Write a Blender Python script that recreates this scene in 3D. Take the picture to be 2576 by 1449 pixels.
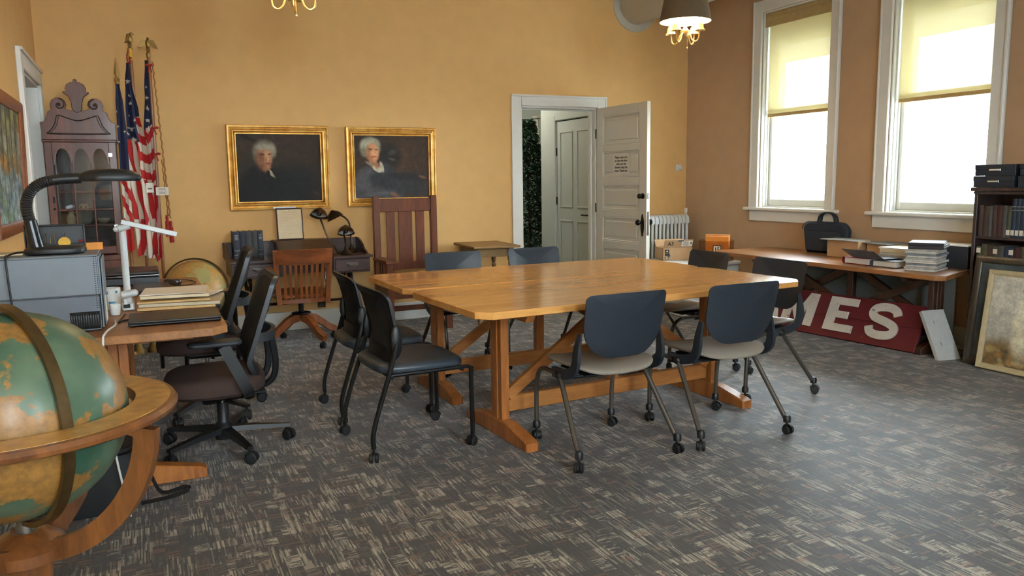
import bpy, bmesh, math, random
import numpy as np
from math import sin, cos, pi, radians, sqrt, atan2
from mathutils import Vector, Matrix, Euler

for o in list(bpy.data.objects):
    bpy.data.objects.remove(o, do_unlink=True)
SC = bpy.context.scene
COL = SC.collection

# ---------------------------------------------------------------- room numbers (metres)
XL, XR, YB, YF, ZC = -0.664, 5.817, 7.535, -1.8, 3.75
CAMH = 1.38

# ---------------------------------------------------------------- camera
def _cam_axes(yaw, pitch, roll):
    f = Vector((sin(yaw) * cos(pitch), cos(yaw) * cos(pitch), -sin(pitch)))
    r0 = Vector((cos(yaw), -sin(yaw), 0))
    d0 = f.cross(r0)
    r = cos(roll) * r0 + sin(roll) * d0
    d = -sin(roll) * r0 + cos(roll) * d0
    return r, d, f
_r, _d, _f = _cam_axes(0.439945596, 0.137035067, 0.0141008362)
cam = bpy.data.cameras.new('camera')
cam.sensor_width = 36.0
cam.lens = 1979.266 / 2576 * 36.0
cam.clip_start, cam.clip_end = 0.05, 200
camo = bpy.data.objects.new('camera', cam)
COL.objects.link(camo)
camo.matrix_world = Matrix(((_r.x, -_d.x, -_f.x, 0), (_r.y, -_d.y, -_f.y, 0), (_r.z, -_d.z, -_f.z, CAMH), (0, 0, 0, 1)))
SC.camera = camo

# ---------------------------------------------------------------- sky (bright overcast) and exposure
SKY = 56.0
w = bpy.data.worlds.new('overcast_sky')
SC.world = w
w.use_nodes = True
bg = w.node_tree.nodes['Background']
bg.inputs[0].default_value = (0.80, 0.91, 1.0, 1)
bg.inputs[1].default_value = SKY
SC.view_settings.view_transform = 'Standard'
SC.view_settings.look = 'None'
SC.view_settings.gamma = 1.0
SC.view_settings.use_curve_mapping = False
SC.view_settings.exposure = -0.28
LAMP_W = 24.0          # watts of each chandelier

# ---------------------------------------------------------------- colour and materials
def S(r, g, b):
    f = lambda c: (c / 255 / 12.92) if c / 255 <= 0.04045 else ((c / 255 + 0.055) / 1.055) ** 2.4
    return (f(r), f(g), f(b))
MATS = {}
def newmat(name):
    m = bpy.data.materials.new(name)
    m.use_nodes = True
    MATS[name] = m
    nt = m.node_tree
    return m, nt, nt.nodes['Principled BSDF']
def nd(nt, typ, **kw):
    n = nt.nodes.new(typ)
    for k, v in kw.items():
        setattr(n, k, v)
    return n
def setin(n, **kw):
    for k, v in kw.items():
        n.inputs[k.replace('_', ' ')].default_value = v
def ramp(nt, fac, stops, interp='LINEAR'):
    r = nd(nt, 'ShaderNodeValToRGB')
    e = r.color_ramp.elements
    r.color_ramp.interpolation = interp
    while len(e) < len(stops):
        e.new(0.5)
    for el, (p, c) in zip(e, stops):
        el.position = p
        el.color = (*c, 1)
    nt.links.new(fac, r.inputs[0])
    return r.outputs[0]
def mth(nt, op, a, b=None, c=None):
    n = nd(nt, 'ShaderNodeMath', operation=op)
    for i, v in enumerate((a, b, c)):
        if v is None:
            continue
        if isinstance(v, (int, float)):
            n.inputs[i].default_value = v
        else:
            nt.links.new(v, n.inputs[i])
    return n.outputs[0]
def mixc(nt, fac, a, b):
    n = nd(nt, 'ShaderNodeMix', data_type='RGBA')
    for i, v in ((0, fac), (6, a), (7, b)):
        if isinstance(v, (int, float)):
            n.inputs[i].default_value = v
        elif isinstance(v, tuple):
            n.inputs[i].default_value = (*v, 1)
        else:
            nt.links.new(v, n.inputs[i])
    return n.outputs[2]
def plain(name, col, rough=0.5, metal=0.0, var=0.12, scale=25.0, bump=0.0, coat=0.0, spec=0.5, sheen=0.0):
    """one colour with faint mottling and fine relief"""
    m, nt, b = newmat(name)
    tc = nd(nt, 'ShaderNodeTexCoord')
    no = nd(nt, 'ShaderNodeTexNoise')
    setin(no, Scale=scale, Detail=4.0)
    nt.links.new(tc.outputs['Object'], no.inputs['Vector'])
    lo = tuple(max(0, c * (1 - var)) for c in col)
    hi = tuple(min(1, c * (1 + var)) for c in col)
    nt.links.new(ramp(nt, no.outputs[0], [(0.3, lo), (0.7, hi)]), b.inputs['Base Color'])
    setin(b, Roughness=rough, Metallic=metal)
    b.inputs['Coat Weight'].default_value = coat
    b.inputs['Specular IOR Level'].default_value = spec
    if sheen:
        b.inputs['Sheen Weight'].default_value = sheen
    if bump:
        bp = nd(nt, 'ShaderNodeBump')
        setin(bp, Strength=bump, Distance=0.002)
        nt.links.new(no.outputs[0], bp.inputs['Height'])
        nt.links.new(bp.outputs[0], b.inputs['Normal'])
    return m
def wood(name, dark, light, axis='x', scale=9.0, rough=0.35, coat=0.15, stretch=9.0, knots=False):
    """streaked grain along the given local axis"""
    m, nt, b = newmat(name)
    tc = nd(nt, 'ShaderNodeTexCoord')
    mp = nd(nt, 'ShaderNodeMapping')
    s = [scale] * 3
    s['xyz'.index(axis)] = scale / stretch
    mp.inputs['Scale'].default_value = s
    nt.links.new(tc.outputs['Object'], mp.inputs['Vector'])
    n1 = nd(nt, 'ShaderNodeTexNoise')
    setin(n1, Scale=1.0, Detail=6.0, Roughness=0.62, Distortion=0.6)
    nt.links.new(mp.outputs[0], n1.inputs['Vector'])
    n2 = nd(nt, 'ShaderNodeTexNoise')
    setin(n2, Scale=7.0, Detail=3.0, Roughness=0.6)
    nt.links.new(mp.outputs[0], n2.inputs['Vector'])
    f = mth(nt, 'ADD', mth(nt, 'MULTIPLY', n1.outputs[0], 0.7), mth(nt, 'MULTIPLY', n2.outputs[0], 0.3))
    mid = tuple((a + c) / 2 for a, c in zip(dark, light))
    c = ramp(nt, f, [(0.34, dark), (0.5, mid), (0.64, light)])
    if knots:
        v = nd(nt, 'ShaderNodeTexVoronoi')
        mp2 = nd(nt, 'ShaderNodeMapping')
        s2 = [4.2] * 3
        s2['xyz'.index(axis)] = 1.6
        mp2.inputs['Scale'].default_value = s2
        nt.links.new(tc.outputs['Object'], mp2.inputs['Vector'])
        nt.links.new(mp2.outputs[0], v.inputs['Vector'])
        k = ramp(nt, v.outputs['Distance'], [(0.02, (1, 1, 1)), (0.06, (0, 0, 0))])
        c = mixc(nt, mth(nt, 'MULTIPLY', k, 0.75), c, tuple(x * 0.45 for x in dark))
    nt.links.new(c, b.inputs['Base Color'])
    setin(b, Roughness=rough)
    b.inputs['Coat Weight'].default_value = coat
    b.inputs['Coat Roughness'].default_value = 0.12
    bp = nd(nt, 'ShaderNodeBump')
    setin(bp, Strength=0.08, Distance=0.002)
    nt.links.new(f, bp.inputs['Height'])
    nt.links.new(bp.outputs[0], b.inputs['Normal'])
    return m
def emis(name, col, strength):
    m, nt, b = newmat(name)
    setin(b, Roughness=0.5)
    b.inputs['Base Color'].default_value = (*col, 1)
    b.inputs['Emission Color'].default_value = (*col, 1)
    b.inputs['Emission Strength'].default_value = strength
    return m
def glassy(name, tint=(1, 1, 1), refl=0.04):
    """thin pane: mostly clear, a little mirror"""
    m, nt, b = newmat(name)
    nt.nodes.remove(b)
    out = nt.nodes['Material Output']
    t = nd(nt, 'ShaderNodeBsdfTransparent')
    t.inputs[0].default_value = (*tint, 1)
    g = nd(nt, 'ShaderNodeBsdfGlossy')
    g.inputs['Roughness'].default_value = 0.03
    mx = nd(nt, 'ShaderNodeMixShader')
    mx.inputs[0].default_value = refl
    nt.links.new(t.outputs[0], mx.inputs[1])
    nt.links.new(g.outputs[0], mx.inputs[2])
    nt.links.new(mx.outputs[0], out.inputs[0])
    return m
def vcol(name, rough=0.5, coat=0.0):
    """flat print: colours stored on the mesh"""
    m, nt, b = newmat(name)
    a = nd(nt, 'ShaderNodeVertexColor', layer_name='Col')
    nt.links.new(a.outputs[0], b.inputs['Base Color'])
    setin(b, Roughness=rough)
    b.inputs['Coat Weight'].default_value = coat
    return m

# ---------------------------------------------------------------- mesh builder
class MB:
    def __init__(self):
        self.v, self.f = [], []
    def add(self, vs, fs, M=None):
        o = len(self.v)
        self.v += [tuple(M @ Vector(p)) if M is not None else tuple(p) for p in vs]
        self.f += [tuple(i + o for i in f) for f in fs]
        return self
    def box(self, c, s, bev=0.0, M=None):
        c = Vector(c)
        h = [x / 2 for x in s]
        if bev <= 0:
            vs = [c + Vector((sx * h[0], sy * h[1], sz * h[2])) for sz in (-1, 1) for sy in (-1, 1) for sx in (-1, 1)]
            return self.add(vs, [(0, 2, 3, 1), (4, 5, 7, 6), (0, 1, 5, 4), (2, 6, 7, 3), (0, 4, 6, 2), (1, 3, 7, 5)], M)
        bev = min(bev, min(h) * 0.98)
        vs, idx = [], {}
        for sx in (-1, 1):
            for sy in (-1, 1):
                for sz in (-1, 1):
                    for a in range(3):
                        p = [sx * (h[0] - bev), sy * (h[1] - bev), sz * (h[2] - bev)]
                        p[a] = (sx, sy, sz)[a] * h[a]
                        idx[(sx, sy, sz, a)] = len(vs)
                        vs.append(c + Vector(p))
        fs = []
        for a in range(3):
            b_, c_ = (a + 1) % 3, (a + 2) % 3
            for s_ in (-1, 1):
                q = []
                for (p, r) in ((-1, -1), (1, -1), (1, 1), (-1, 1)):
                    k = [0, 0, 0]; k[a] = s_; k[b_] = p; k[c_] = r
                    q.append(idx[(*k, a)])
                fs.append(tuple(q if s_ > 0 else q[::-1]))
            for p in (-1, 1):
                for r in (-1, 1):
                    k0 = [0, 0, 0]; k0[b_] = p; k0[c_] = r
                    k1 = list(k0); k0[a] = -1; k1[a] = 1
                    q = [idx[(*k0, b_)], idx[(*k1, b_)], idx[(*k1, c_)], idx[(*k0, c_)]]
                    fs.append(tuple(q if p * r < 0 else q[::-1]))
        for sx in (-1, 1):
            for sy in (-1, 1):
                for sz in (-1, 1):
                    q = [idx[(sx, sy, sz, a)] for a in range(3)]
                    fs.append(tuple(q if sx * sy * sz > 0 else q[::-1]))
        return self.add(vs, fs, M)
    def prism(self, out, t, M=None, bev=0.0):
        """outline in local xy, thickness t along local z (0..t)"""
        n = len(out)
        if bev > 0:
            cx = sum(p[0] for p in out) / n; cy = sum(p[1] for p in out) / n
            def ins(d):
                r = []
                for i, p in enumerate(out):
                    a, b = Vector(out[i - 1]), Vector(out[(i + 1) % n])
                    q = Vector(p)
                    e1 = (q - a).normalized(); e2 = (b - q).normalized()
                    nn = Vector((-(e1.y + e2.y), e1.x + e2.x))
                    if nn.length > 1e-6:
                        nn.normalize()
                    r.append((p[0] + nn.x * d, p[1] + nn.y * d))
                return r
            ar = sum(out[i - 1][0] * out[i][1] - out[i][0] * out[i - 1][1] for i in range(n))
            inn = ins(bev if ar > 0 else -bev)
            L = [(inn, 0), (out, bev), (out, t - bev), (inn, t)]
        else:
            L = [(out, 0), (out, t)]
        vs = [(p[0], p[1], z) for o, z in L for p in o]
        k = len(L)
        fs = [tuple(range(n))[::-1], tuple(range((k - 1) * n, k * n))]
        for j in range(k - 1):
            for i in range(n):
                i2 = (i + 1) % n
                fs.append((j * n + i, j * n + i2, (j + 1) * n + i2, (j + 1) * n + i))
        return self.add(vs, fs, M)
    def sweep(self, pts, sec, side=None, closed=False, caps=True, scale=None, M=None):
        """cross-section sec [(a,b)] swept along pts; a along 'side'"""
        P = [Vector(p) for p in pts]
        n, k = len(P), len(sec)
        vs = []
        prev = None
        for i in range(n):
            if closed:
                t = P[(i + 1) % n] - P[i - 1]
            else:
                t = P[min(i + 1, n - 1)] - P[max(i - 1, 0)]
            t.normalize()
            if side is not None:
                s_ = Vector(side) - t * t.dot(Vector(side))
            elif prev is None:
                ref = Vector((0, 0, 1)) if abs(t.z) < 0.9 else Vector((1, 0, 0))
                s_ = ref.cross(t)
            else:
                s_ = prev - t * t.dot(prev)
            s_.normalize()
            prev = s_
            u = t.cross(s_)
            sc = scale[i] if scale else 1.0
            vs += [P[i] + s_ * (a * sc) + u * (b * sc) for a, b in sec]
        fs = []
        for i in range(n if closed else n - 1):
            j = (i + 1) % n
            for q in range(k):
                q2 = (q + 1) % k
                fs.append((i * k + q, i * k + q2, j * k + q2, j * k + q))
        if caps and not closed:
            fs.append(tuple(range(k))[::-1])
            fs.append(tuple(range((n - 1) * k, n * k)))
        return self.add(vs, fs, M)
    def tube(self, pts, r, n=8, closed=False, M=None, caps=True):
        rs = r if isinstance(r, (list, tuple)) else None
        sec = [(cos(2 * pi * i / n), sin(2 * pi * i / n)) for i in range(n)]
        return self.sweep(pts, sec, None, closed, caps, rs if rs else [r] * len(pts), M)
    def cyl(self, p0, p1, r0, r1=None, n=16, M=None):
        return self.tube([p0, p1], [r0, r0 if r1 is None else r1], n, M=M)
    def lathe(self, prof, n=24, M=None, a0=0.0, a1=2 * pi, cap=True):
        full = abs(a1 - a0 - 2 * pi) < 1e-6
        vs, fs = [], []
        cols = n if full else n + 1
        for r, z in prof:
            for i in range(cols):
                a = a0 + (a1 - a0) * i / n
                vs.append((r * cos(a), r * sin(a), z))
        for j in range(len(prof) - 1):
            for i in range(n):
                i2 = (i + 1) % cols
                fs.append((j * cols + i, j * cols + i2, (j + 1) * cols + i2, (j + 1) * cols + i))
        if full and cap and tuple(prof[0]) != tuple(prof[-1]):
            if prof[0][0] > 1e-5:
                fs.append(tuple(range(cols))[::-1])
            if prof[-1][0] > 1e-5:
                fs.append(tuple(range((len(prof) - 1) * cols, len(prof) * cols)))
        return self.add(vs, fs, M)
    def sphere(self, c, r, n=24, m=14, M=None):
        r3 = r if isinstance(r, (list, tuple)) else (r, r, r)
        vs, fs = [], []
        for j in range(m + 1):
            th = pi * j / m
            for i in range(n):
                a = 2 * pi * i / n
                vs.append((c[0] + r3[0] * sin(th) * cos(a), c[1] + r3[1] * sin(th) * sin(a), c[2] - r3[2] * cos(th)))
        for j in range(m):
            for i in range(n):
                i2 = (i + 1) % n
                fs.append((j * n + i, j * n + i2, (j + 1) * n + i2, (j + 1) * n + i))
        return self.add(vs, fs, M)
    def rings(self, R, M=None, cap=True):
        """list of equal-length rings joined; end caps"""
        k = len(R[0])
        vs = [p for r in R for p in r]
        fs = []
        for j in range(len(R) - 1):
            for i in range(k):
                i2 = (i + 1) % k
                fs.append((j * k + i, j * k + i2, (j + 1) * k + i2, (j + 1) * k + i))
        if cap:
            fs.append(tuple(range(k))[::-1])
            fs.append(tuple(range((len(R) - 1) * k, len(R) * k)))
        return self.add(vs, fs, M)
    def grid(self, fn, nu, nv, M=None):
        vs = [fn(i / nu, j / nv) for j in range(nv + 1) for i in range(nu + 1)]
        fs = [(j * (nu + 1) + i, j * (nu + 1) + i + 1, (j + 1) * (nu + 1) + i + 1, (j + 1) * (nu + 1) + i) for j in range(nv) for i in range(nu)]
        return self.add(vs, fs, M)
    def mesh(self, name, angle=35):
        me = bpy.data.meshes.new(name)
        me.from_pydata(self.v, [], self.f)
        bm = bmesh.new()
        bm.from_mesh(me)
        bmesh.ops.remove_doubles(bm, verts=bm.verts, dist=1e-6)
        bmesh.ops.recalc_face_normals(bm, faces=bm.faces)
        bm.to_mesh(me)
        bm.free()
        me.polygons.foreach_set('use_smooth', [True] * len(me.polygons))
        me.set_sharp_from_angle(angle=radians(angle))
        me.update()
        return me
    def build(self, name, mat, parent=None, loc=None, angle=35, rot=None):
        me = self.mesh(name, angle)
        return put(name, me, mat, parent, loc, rot)

def put(name, me, mat=None, parent=None, loc=None, rot=None):
    o = bpy.data.objects.new(name, me)
    COL.objects.link(o)
    if mat is not None and not me.materials:
        me.materials.append(MATS[mat] if isinstance(mat, str) else mat)
    if parent is not None:
        o.parent = parent
    if loc is not None:
        o.location = loc
    if rot is not None:
        o.rotation_euler = rot
    return o
def thing(name, label, cat, loc=(0, 0, 0), rz=0.0, group=None):
    o = bpy.data.objects.new(name, None)
    COL.objects.link(o)
    o.empty_display_size = 0.1
    o.location = loc
    o.rotation_euler = (0, 0, rz)
    tag(o, label, cat, group)
    return o
def tag(o, label, cat, group=None, kind=None):
    o['label'] = label
    o['category'] = cat
    if group:
        o['group'] = group
    if kind:
        o['kind'] = kind
    return o
def struct(o, label=None):
    o['kind'] = 'structure'
    if label:
        o['label'] = label
    return o
def copy_tree(o, parent=None):
    c = o.copy()
    COL.objects.link(c)
    c.parent = parent
    for ch in list(o.children):
        copy_tree(ch, c)
    return c
def dup(root, label, loc, rz):
    c = copy_tree(root)
    c.location = loc
    c.rotation_euler = (0, 0, rz)
    c['label'] = label
    return c
def T(x, y, z):
    return Matrix.Translation((x, y, z))
def R(ax, deg):
    return Matrix.Rotation(radians(deg), 4, ax)
def superel(hw, hd, n=40, e=4.0):
    out = []
    for i in range(n):
        a = 2 * pi * i / n
        c, s = cos(a), sin(a)
        out.append((hw * math.copysign(abs(c) ** (2 / e), c), hd * math.copysign(abs(s) ** (2 / e), s)))
    return out
def rrect(x0, x1, y0, y1, r, n=5):
    """rounded rectangle, r = radius or (bl, br, tr, tl)"""
    if not isinstance(r, (tuple, list)):
        r = (r,) * 4
    out = []
    for (cx, cy, rr, a0) in ((x0 + r[0], y0 + r[0], r[0], pi), (x1 - r[1], y0 + r[1], r[1], 1.5 * pi), (x1 - r[2], y1 - r[2], r[2], 0), (x0 + r[3], y1 - r[3], r[3], 0.5 * pi)):
        for i in range(n + 1):
            a = a0 + 0.5 * pi * i / n
            out.append((cx + rr * cos(a), cy + rr * sin(a)))
    return out
def arc(c, r, a0, a1, n, plane='xz'):
    out = []
    for i in range(n + 1):
        a = radians(a0 + (a1 - a0) * i / n)
        u, v = r * cos(a), r * sin(a)
        out.append({'xz': (c[0] + u, c[1], c[2] + v), 'yz': (c[0], c[1] + u, c[2] + v), 'xy': (c[0] + u, c[1] + v, c[2])}[plane])
    return out
def smooth(pts, sub=6, closed=False):
    """Catmull-Rom through pts"""
    P = [Vector(p) for p in pts]
    n = len(P)
    out = []
    for i in range(n if closed else n - 1):
        if closed:
            a, b, c, d = P[i - 1], P[i], P[(i + 1) % n], P[(i + 2) % n]
        else:
            a, b, c, d = P[max(i - 1, 0)], P[i], P[i + 1], P[min(i + 2, n - 1)]
        for k in range(sub):
            t = k / sub
            out.append(0.5 * ((2 * b) + (c - a) * t + (2 * a - 5 * b + 4 * c - d) * t * t + (3 * b - a - 3 * c + d) * t ** 3))
    if not closed:
        out.append(P[-1])
    return out
def cushion(mb, c, hw, hd, h, e=4.0, n=40, dz=None, M=None, edge=0.5):
    """soft slab whose bottom is at c.z and top at c.z+h"""
    o = superel(1, 1, n, e)
    R_ = []
    for s, t in ((0.0, 0.03), (0.55, 0.0), (0.9, 0.02), (0.985, 0.22), (1.0, 0.5), (0.985, 0.72), (0.94, 0.88), (0.85, 0.96), (0.55, 1.0), (0.25, 1.0), (0.0, 1.0)):
        r = []
        for x, y in o:
            px, py = c[0] + x * hw * max(s, 0.001), c[1] + y * hd * max(s, 0.001)
            z = c[2] + t * h
            if dz:
                z += dz(px - c[0], py - c[1])
            r.append((px, py, z))
        R_.append(r)
    return mb.rings(R_, M)
def shell(mb, out, fmap, t, rings=5, M=None):
    """thin curved plate: outline out (a,b) -> fmap(a,b) point, thickness along y"""
    cx = sum(p[0] for p in out) / len(out)
    cy = sum(p[1] for p in out) / len(out)
    R_ = []
    for sgn, ks in ((-1, [i / rings for i in range(rings + 1)]), (1, [i / rings for i in range(rings, -1, -1)])):
        for k in ks:
            k = max(k, 0.002)
            e = 1.0 if k < 0.999 else 0.55
            R_.append([tuple(Vector(fmap(cx + (a - cx) * k, cy + (b - cy) * k)) + Vector((0, sgn * t / 2 * e, 0))) for a, b in out])
    return mb.rings(R_, M)
def text_mesh(body, size, name='lettering', extrude=0.0005, align='CENTER', spacing=1.0, bold=0.0, linespace=1.0):
    cu = bpy.data.curves.new(name, 'FONT')
    cu.body = body
    cu.size = size
    cu.align_x = align
    cu.align_y = 'CENTER'
    cu.extrude = extrude
    cu.offset = bold
    cu.space_character = spacing
    cu.space_line = linespace
    o = bpy.data.objects.new(name, cu)
    COL.objects.link(o)
    dg = bpy.context.evaluated_depsgraph_get()
    me = bpy.data.meshes.new_from_object(o.evaluated_get(dg))
    bpy.data.objects.remove(o, do_unlink=True)
    bpy.data.curves.remove(cu)
    me.name = name
    return me
def paint_mesh(name, w_, h_, img, t=0.0):
    """flat picture in local xz facing -y; img = array rows(top first) x cols x 3 linear"""
    ny, nx = img.shape[0] - 1, img.shape[1] - 1
    vs = [(-w_ / 2 + w_ * i / nx, 0, h_ - h_ * j / ny) for j in range(ny + 1) for i in range(nx + 1)]
    fs = [(j * (nx + 1) + i, (j + 1) * (nx + 1) + i, (j + 1) * (nx + 1) + i + 1, j * (nx + 1) + i + 1) for j in range(ny) for i in range(nx)]
    me = bpy.data.meshes.new(name)
    me.from_pydata(vs, [], fs)
    ca = me.color_attributes.new('Col', 'FLOAT_COLOR', 'POINT')
    d = np.ones((len(vs), 4), dtype=np.float32)
    d[:, :3] = img.reshape(-1, 3)
    ca.data.foreach_set('color', d.ravel())
    return me
def s2l(a):
    a = np.asarray(a, dtype=np.float64) / 255
    return np.where(a <= 0.04045, a / 12.92, ((a + 0.055) / 1.055) ** 2.4)
def paint(nx, ny, base, blobs, aspect=1.0, noise=0.06, seed=1, streak=(3, 3)):
    """soft blobs painted over each other: (cx, cy, rx, ry, deg, rgb, alpha, softness) in 0..1, y down"""
    yy, xx = np.mgrid[0:ny, 0:nx]
    u, v = xx / (nx - 1), yy / (ny - 1)
    img = np.zeros((ny, nx, 3)) + np.array(base, float)
    rng = np.random.RandomState(seed)
    for cx, cy, rx, ry, dg, rgb, al, so in blobs:
        c, s = cos(radians(dg)), sin(radians(dg))
        dx, dy = (u - cx) * aspect, (v - cy)
        a, b = (dx * c + dy * s) / (rx * aspect), (-dx * s + dy * c) / ry
        d = np.sqrt(a * a + b * b)
        k = np.clip((1 + so - d) / (2 * so + 1e-6), 0, 1)
        k = k * k * (3 - 2 * k) * al
        img = img * (1 - k[..., None]) + np.array(rgb, float) * k[..., None]
    n = np.zeros((ny, nx))
    for sc in (2, 5, 11):
        g = rng.rand(ny // sc + 3, nx // sc + 3)
        yi, xi = (yy / sc), (xx / sc)
        y0, x0 = yi.astype(int), xi.astype(int)
        fy, fx = yi - y0, xi - x0
        n += (g[y0, x0] * (1 - fy) * (1 - fx) + g[y0 + 1, x0] * fy * (1 - fx) + g[y0, x0 + 1] * (1 - fy) * fx + g[y0 + 1, x0 + 1] * fy * fx - 0.5)
    img = img * (1 + noise * n[..., None] * 2)
    return s2l(np.clip(img, 0, 255))
# ================================================================ materials of the place
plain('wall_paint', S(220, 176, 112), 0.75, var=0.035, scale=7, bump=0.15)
plain('wall_paint_shaded', S(184, 152, 118), 0.75, var=0.035, scale=7, bump=0.15)  # wall paint toned browner and greyer: backlit shade of the window wall put in
plain('trim_paint', S(238, 238, 230), 0.4, var=0.02, scale=8)
plain('hall_paint', S(196, 204, 196), 0.6, var=0.03, scale=4)
plain('ceiling_paint', S(225, 220, 205), 0.8, var=0.02)
plain('door_paint', S(222, 218, 203), 0.42, var=0.02, scale=6)
plain('black_iron', S(28, 26, 25), 0.4, 0.6, var=0.2)
plain('black_plastic', S(24, 25, 27), 0.45, var=0.15, scale=60)
plain('dark_rubber', S(16, 17, 18), 0.6, var=0.1)
plain('chrome', S(190, 190, 190), 0.2, 1.0, var=0.05)
plain('white_plastic', S(225, 226, 222), 0.4, var=0.03)
plain('brass', S(200, 160, 90), 0.28, 1.0, var=0.12, scale=12)
plain('old_brass', S(150, 125, 75), 0.42, 0.9, var=0.2, scale=18)
plain('gunmetal', S(92, 86, 78), 0.38, 0.55, var=0.08)
plain('concrete', S(190, 190, 186), 0.9, var=0.08, scale=3)
plain('roof_metal', S(150, 150, 148), 0.7, var=0.08, scale=3)
plain('paper', S(232, 226, 212), 0.8, var=0.04, scale=12)
plain('paper_cream', S(222, 204, 168), 0.8, var=0.06, scale=14)
plain('ink', S(35, 32, 30), 0.8, var=0.05)
plain('ink_grey', S(110, 105, 100), 0.8, var=0.05)
glassy('pane_glass', (0.97, 0.985, 0.98))
wood('honey_x', S(204, 138, 70), S(234, 176, 102), 'x', 8, 0.22, 0.5, 10, True)
wood('honey_y', S(150, 92, 42), S(190, 126, 64), 'y', 8, 0.3, 0.3, 10, True)
wood('honey_leg', S(138, 78, 36), S(186, 118, 58), 'z', 12, 0.36, 0.2, 7)
wood('honey_beam', S(150, 92, 44), S(196, 132, 70), 'x', 10, 0.36, 0.2, 9)
wood('brown_top', S(120, 78, 46), S(176, 122, 72), 'x', 8, 0.32, 0.3, 9)
wood('brown_leg', S(52, 34, 26), S(86, 58, 42), 'z', 10, 0.42, 0.15, 7)
wood('oak_red', S(88, 44, 22), S(142, 80, 40), 'x', 14, 0.35, 0.25, 7)
wood('oak_leg', S(100, 52, 25), S(152, 88, 44), 'z', 14, 0.35, 0.25, 7)
wood('dark_wood', S(42, 26, 22), S(74, 46, 38), 'x', 14, 0.38, 0.2, 7)
wood('mission', S(76, 40, 26), S(118, 66, 42), 'z', 12, 0.36, 0.25, 8)
wood('mahogany', S(72, 33, 17), S(116, 58, 30), 'z', 9, 0.42, 0.22, 6)
wood('walnut', S(50, 40, 40), S(82, 66, 62), 'z', 9, 0.42, 0.15, 6)
wood('plain_oak', S(120, 92, 56), S(160, 126, 80), 'x', 12, 0.45, 0.1, 7)

# carpet: patches of short dashes that run along or across the room
def carpet():
    m, nt, b = newmat('carpet')
    tc = nd(nt, 'ShaderNodeTexCoord')
    sp = nd(nt, 'ShaderNodeSeparateXYZ')
    nt.links.new(tc.outputs['Object'], sp.inputs[0])
    X, Y = sp.outputs[0], sp.outputs[1]
    def wn(a, b_, c=0.0):
        cb = nd(nt, 'ShaderNodeCombineXYZ')
        for i, v in enumerate((a, b_, c)):
            if isinstance(v, (int, float)):
                cb.inputs[i].default_value = v
            else:
                nt.links.new(v, cb.inputs[i])
        n = nd(nt, 'ShaderNodeTexWhiteNoise', noise_dimensions='3D')
        nt.links.new(cb.outputs[0], n.inputs[0])
        return n.outputs['Value']
    def fl(x, s, off=None):
        q = mth(nt, 'DIVIDE', x, s)
        if off is not None:
            q = mth(nt, 'ADD', q, off)
        return mth(nt, 'FLOOR', q)
    def dashes(long, short, lw, sw, seed):
        row = fl(short, sw)
        return wn(fl(long, lw, mth(nt, 'MULTIPLY', wn(row, seed), 7.0)), row, seed + 0.5)
    # patches
    pcol = fl(X, 0.050)
    pid = wn(pcol, fl(Y, 0.095, mth(nt, 'MULTIPLY', wn(pcol, 3.3), 5.0)), 9.1)
    dx = dashes(X, Y, 0.038, 0.0052, 1.7)
    dy = dashes(Y, X, 0.080, 0.0052, 4.2)
    isx = mth(nt, 'GREATER_THAN', pid, 0.80)
    dash = nd(nt, 'ShaderNodeMix', data_type='FLOAT')
    nt.links.new(isx, dash.inputs[0]); nt.links.new(dy, dash.inputs[2]); nt.links.new(dx, dash.inputs[3])
    pv = wn(fl(X, 0.085, mth(nt, 'MULTIPLY', wn(fl(Y, 0.065), 6.1), 3.0)), fl(Y, 0.065), 7.7)
    val = mth(nt, 'ADD', mth(nt, 'MULTIPLY', dash.outputs[0], 0.62), mth(nt, 'MULTIPLY', pv, 0.42))
    colr = ramp(nt, val, [(0.0, S(28, 25, 23)), (0.34, S(42, 38, 35)), (0.47, S(70, 64, 58)), (0.58, S(104, 96, 86)), (0.70, S(140, 130, 113)), (0.85, S(172, 160, 139))], 'CONSTANT')
    solid = mth(nt, 'MULTIPLY', mth(nt, 'GREATER_THAN', pid, 0.62), mth(nt, 'LESS_THAN', pid, 0.84))
    c1 = mixc(nt, mth(nt, 'MULTIPLY', solid, 0.85), colr, S(36, 32, 29))
    # warm thread here and there
    warm = mth(nt, 'GREATER_THAN', wn(fl(X, 0.05), fl(Y, 0.012), 2.2), 0.93)
    c2 = mixc(nt, mth(nt, 'MULTIPLY', warm, 0.45), c1, S(128, 84, 62))
    no = nd(nt, 'ShaderNodeTexNoise')
    setin(no, Scale=420.0, Detail=2.0)
    nt.links.new(tc.outputs['Object'], no.inputs['Vector'])
    c3 = mixc(nt, 0.10, c2, ramp(nt, no.outputs[0], [(0.35, S(40, 37, 35)), (0.65, S(170, 160, 145))]))
    nt.links.new(c3, b.inputs['Base Color'])
    setin(b, Roughness=0.62)
    b.inputs['Specular IOR Level'].default_value = 0.42
    b.inputs['Sheen Weight'].default_value = 0.25
    b.inputs['Sheen Roughness'].default_value = 0.35
    bp = nd(nt, 'ShaderNodeBump')
    setin(bp, Strength=0.35, Distance=0.003)
    nt.links.new(mth(nt, 'ADD', dash.outputs[0], no.outputs[0]), bp.inputs['Height'])
    nt.links.new(bp.outputs[0], b.inputs['Normal'])
carpet()
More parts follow.
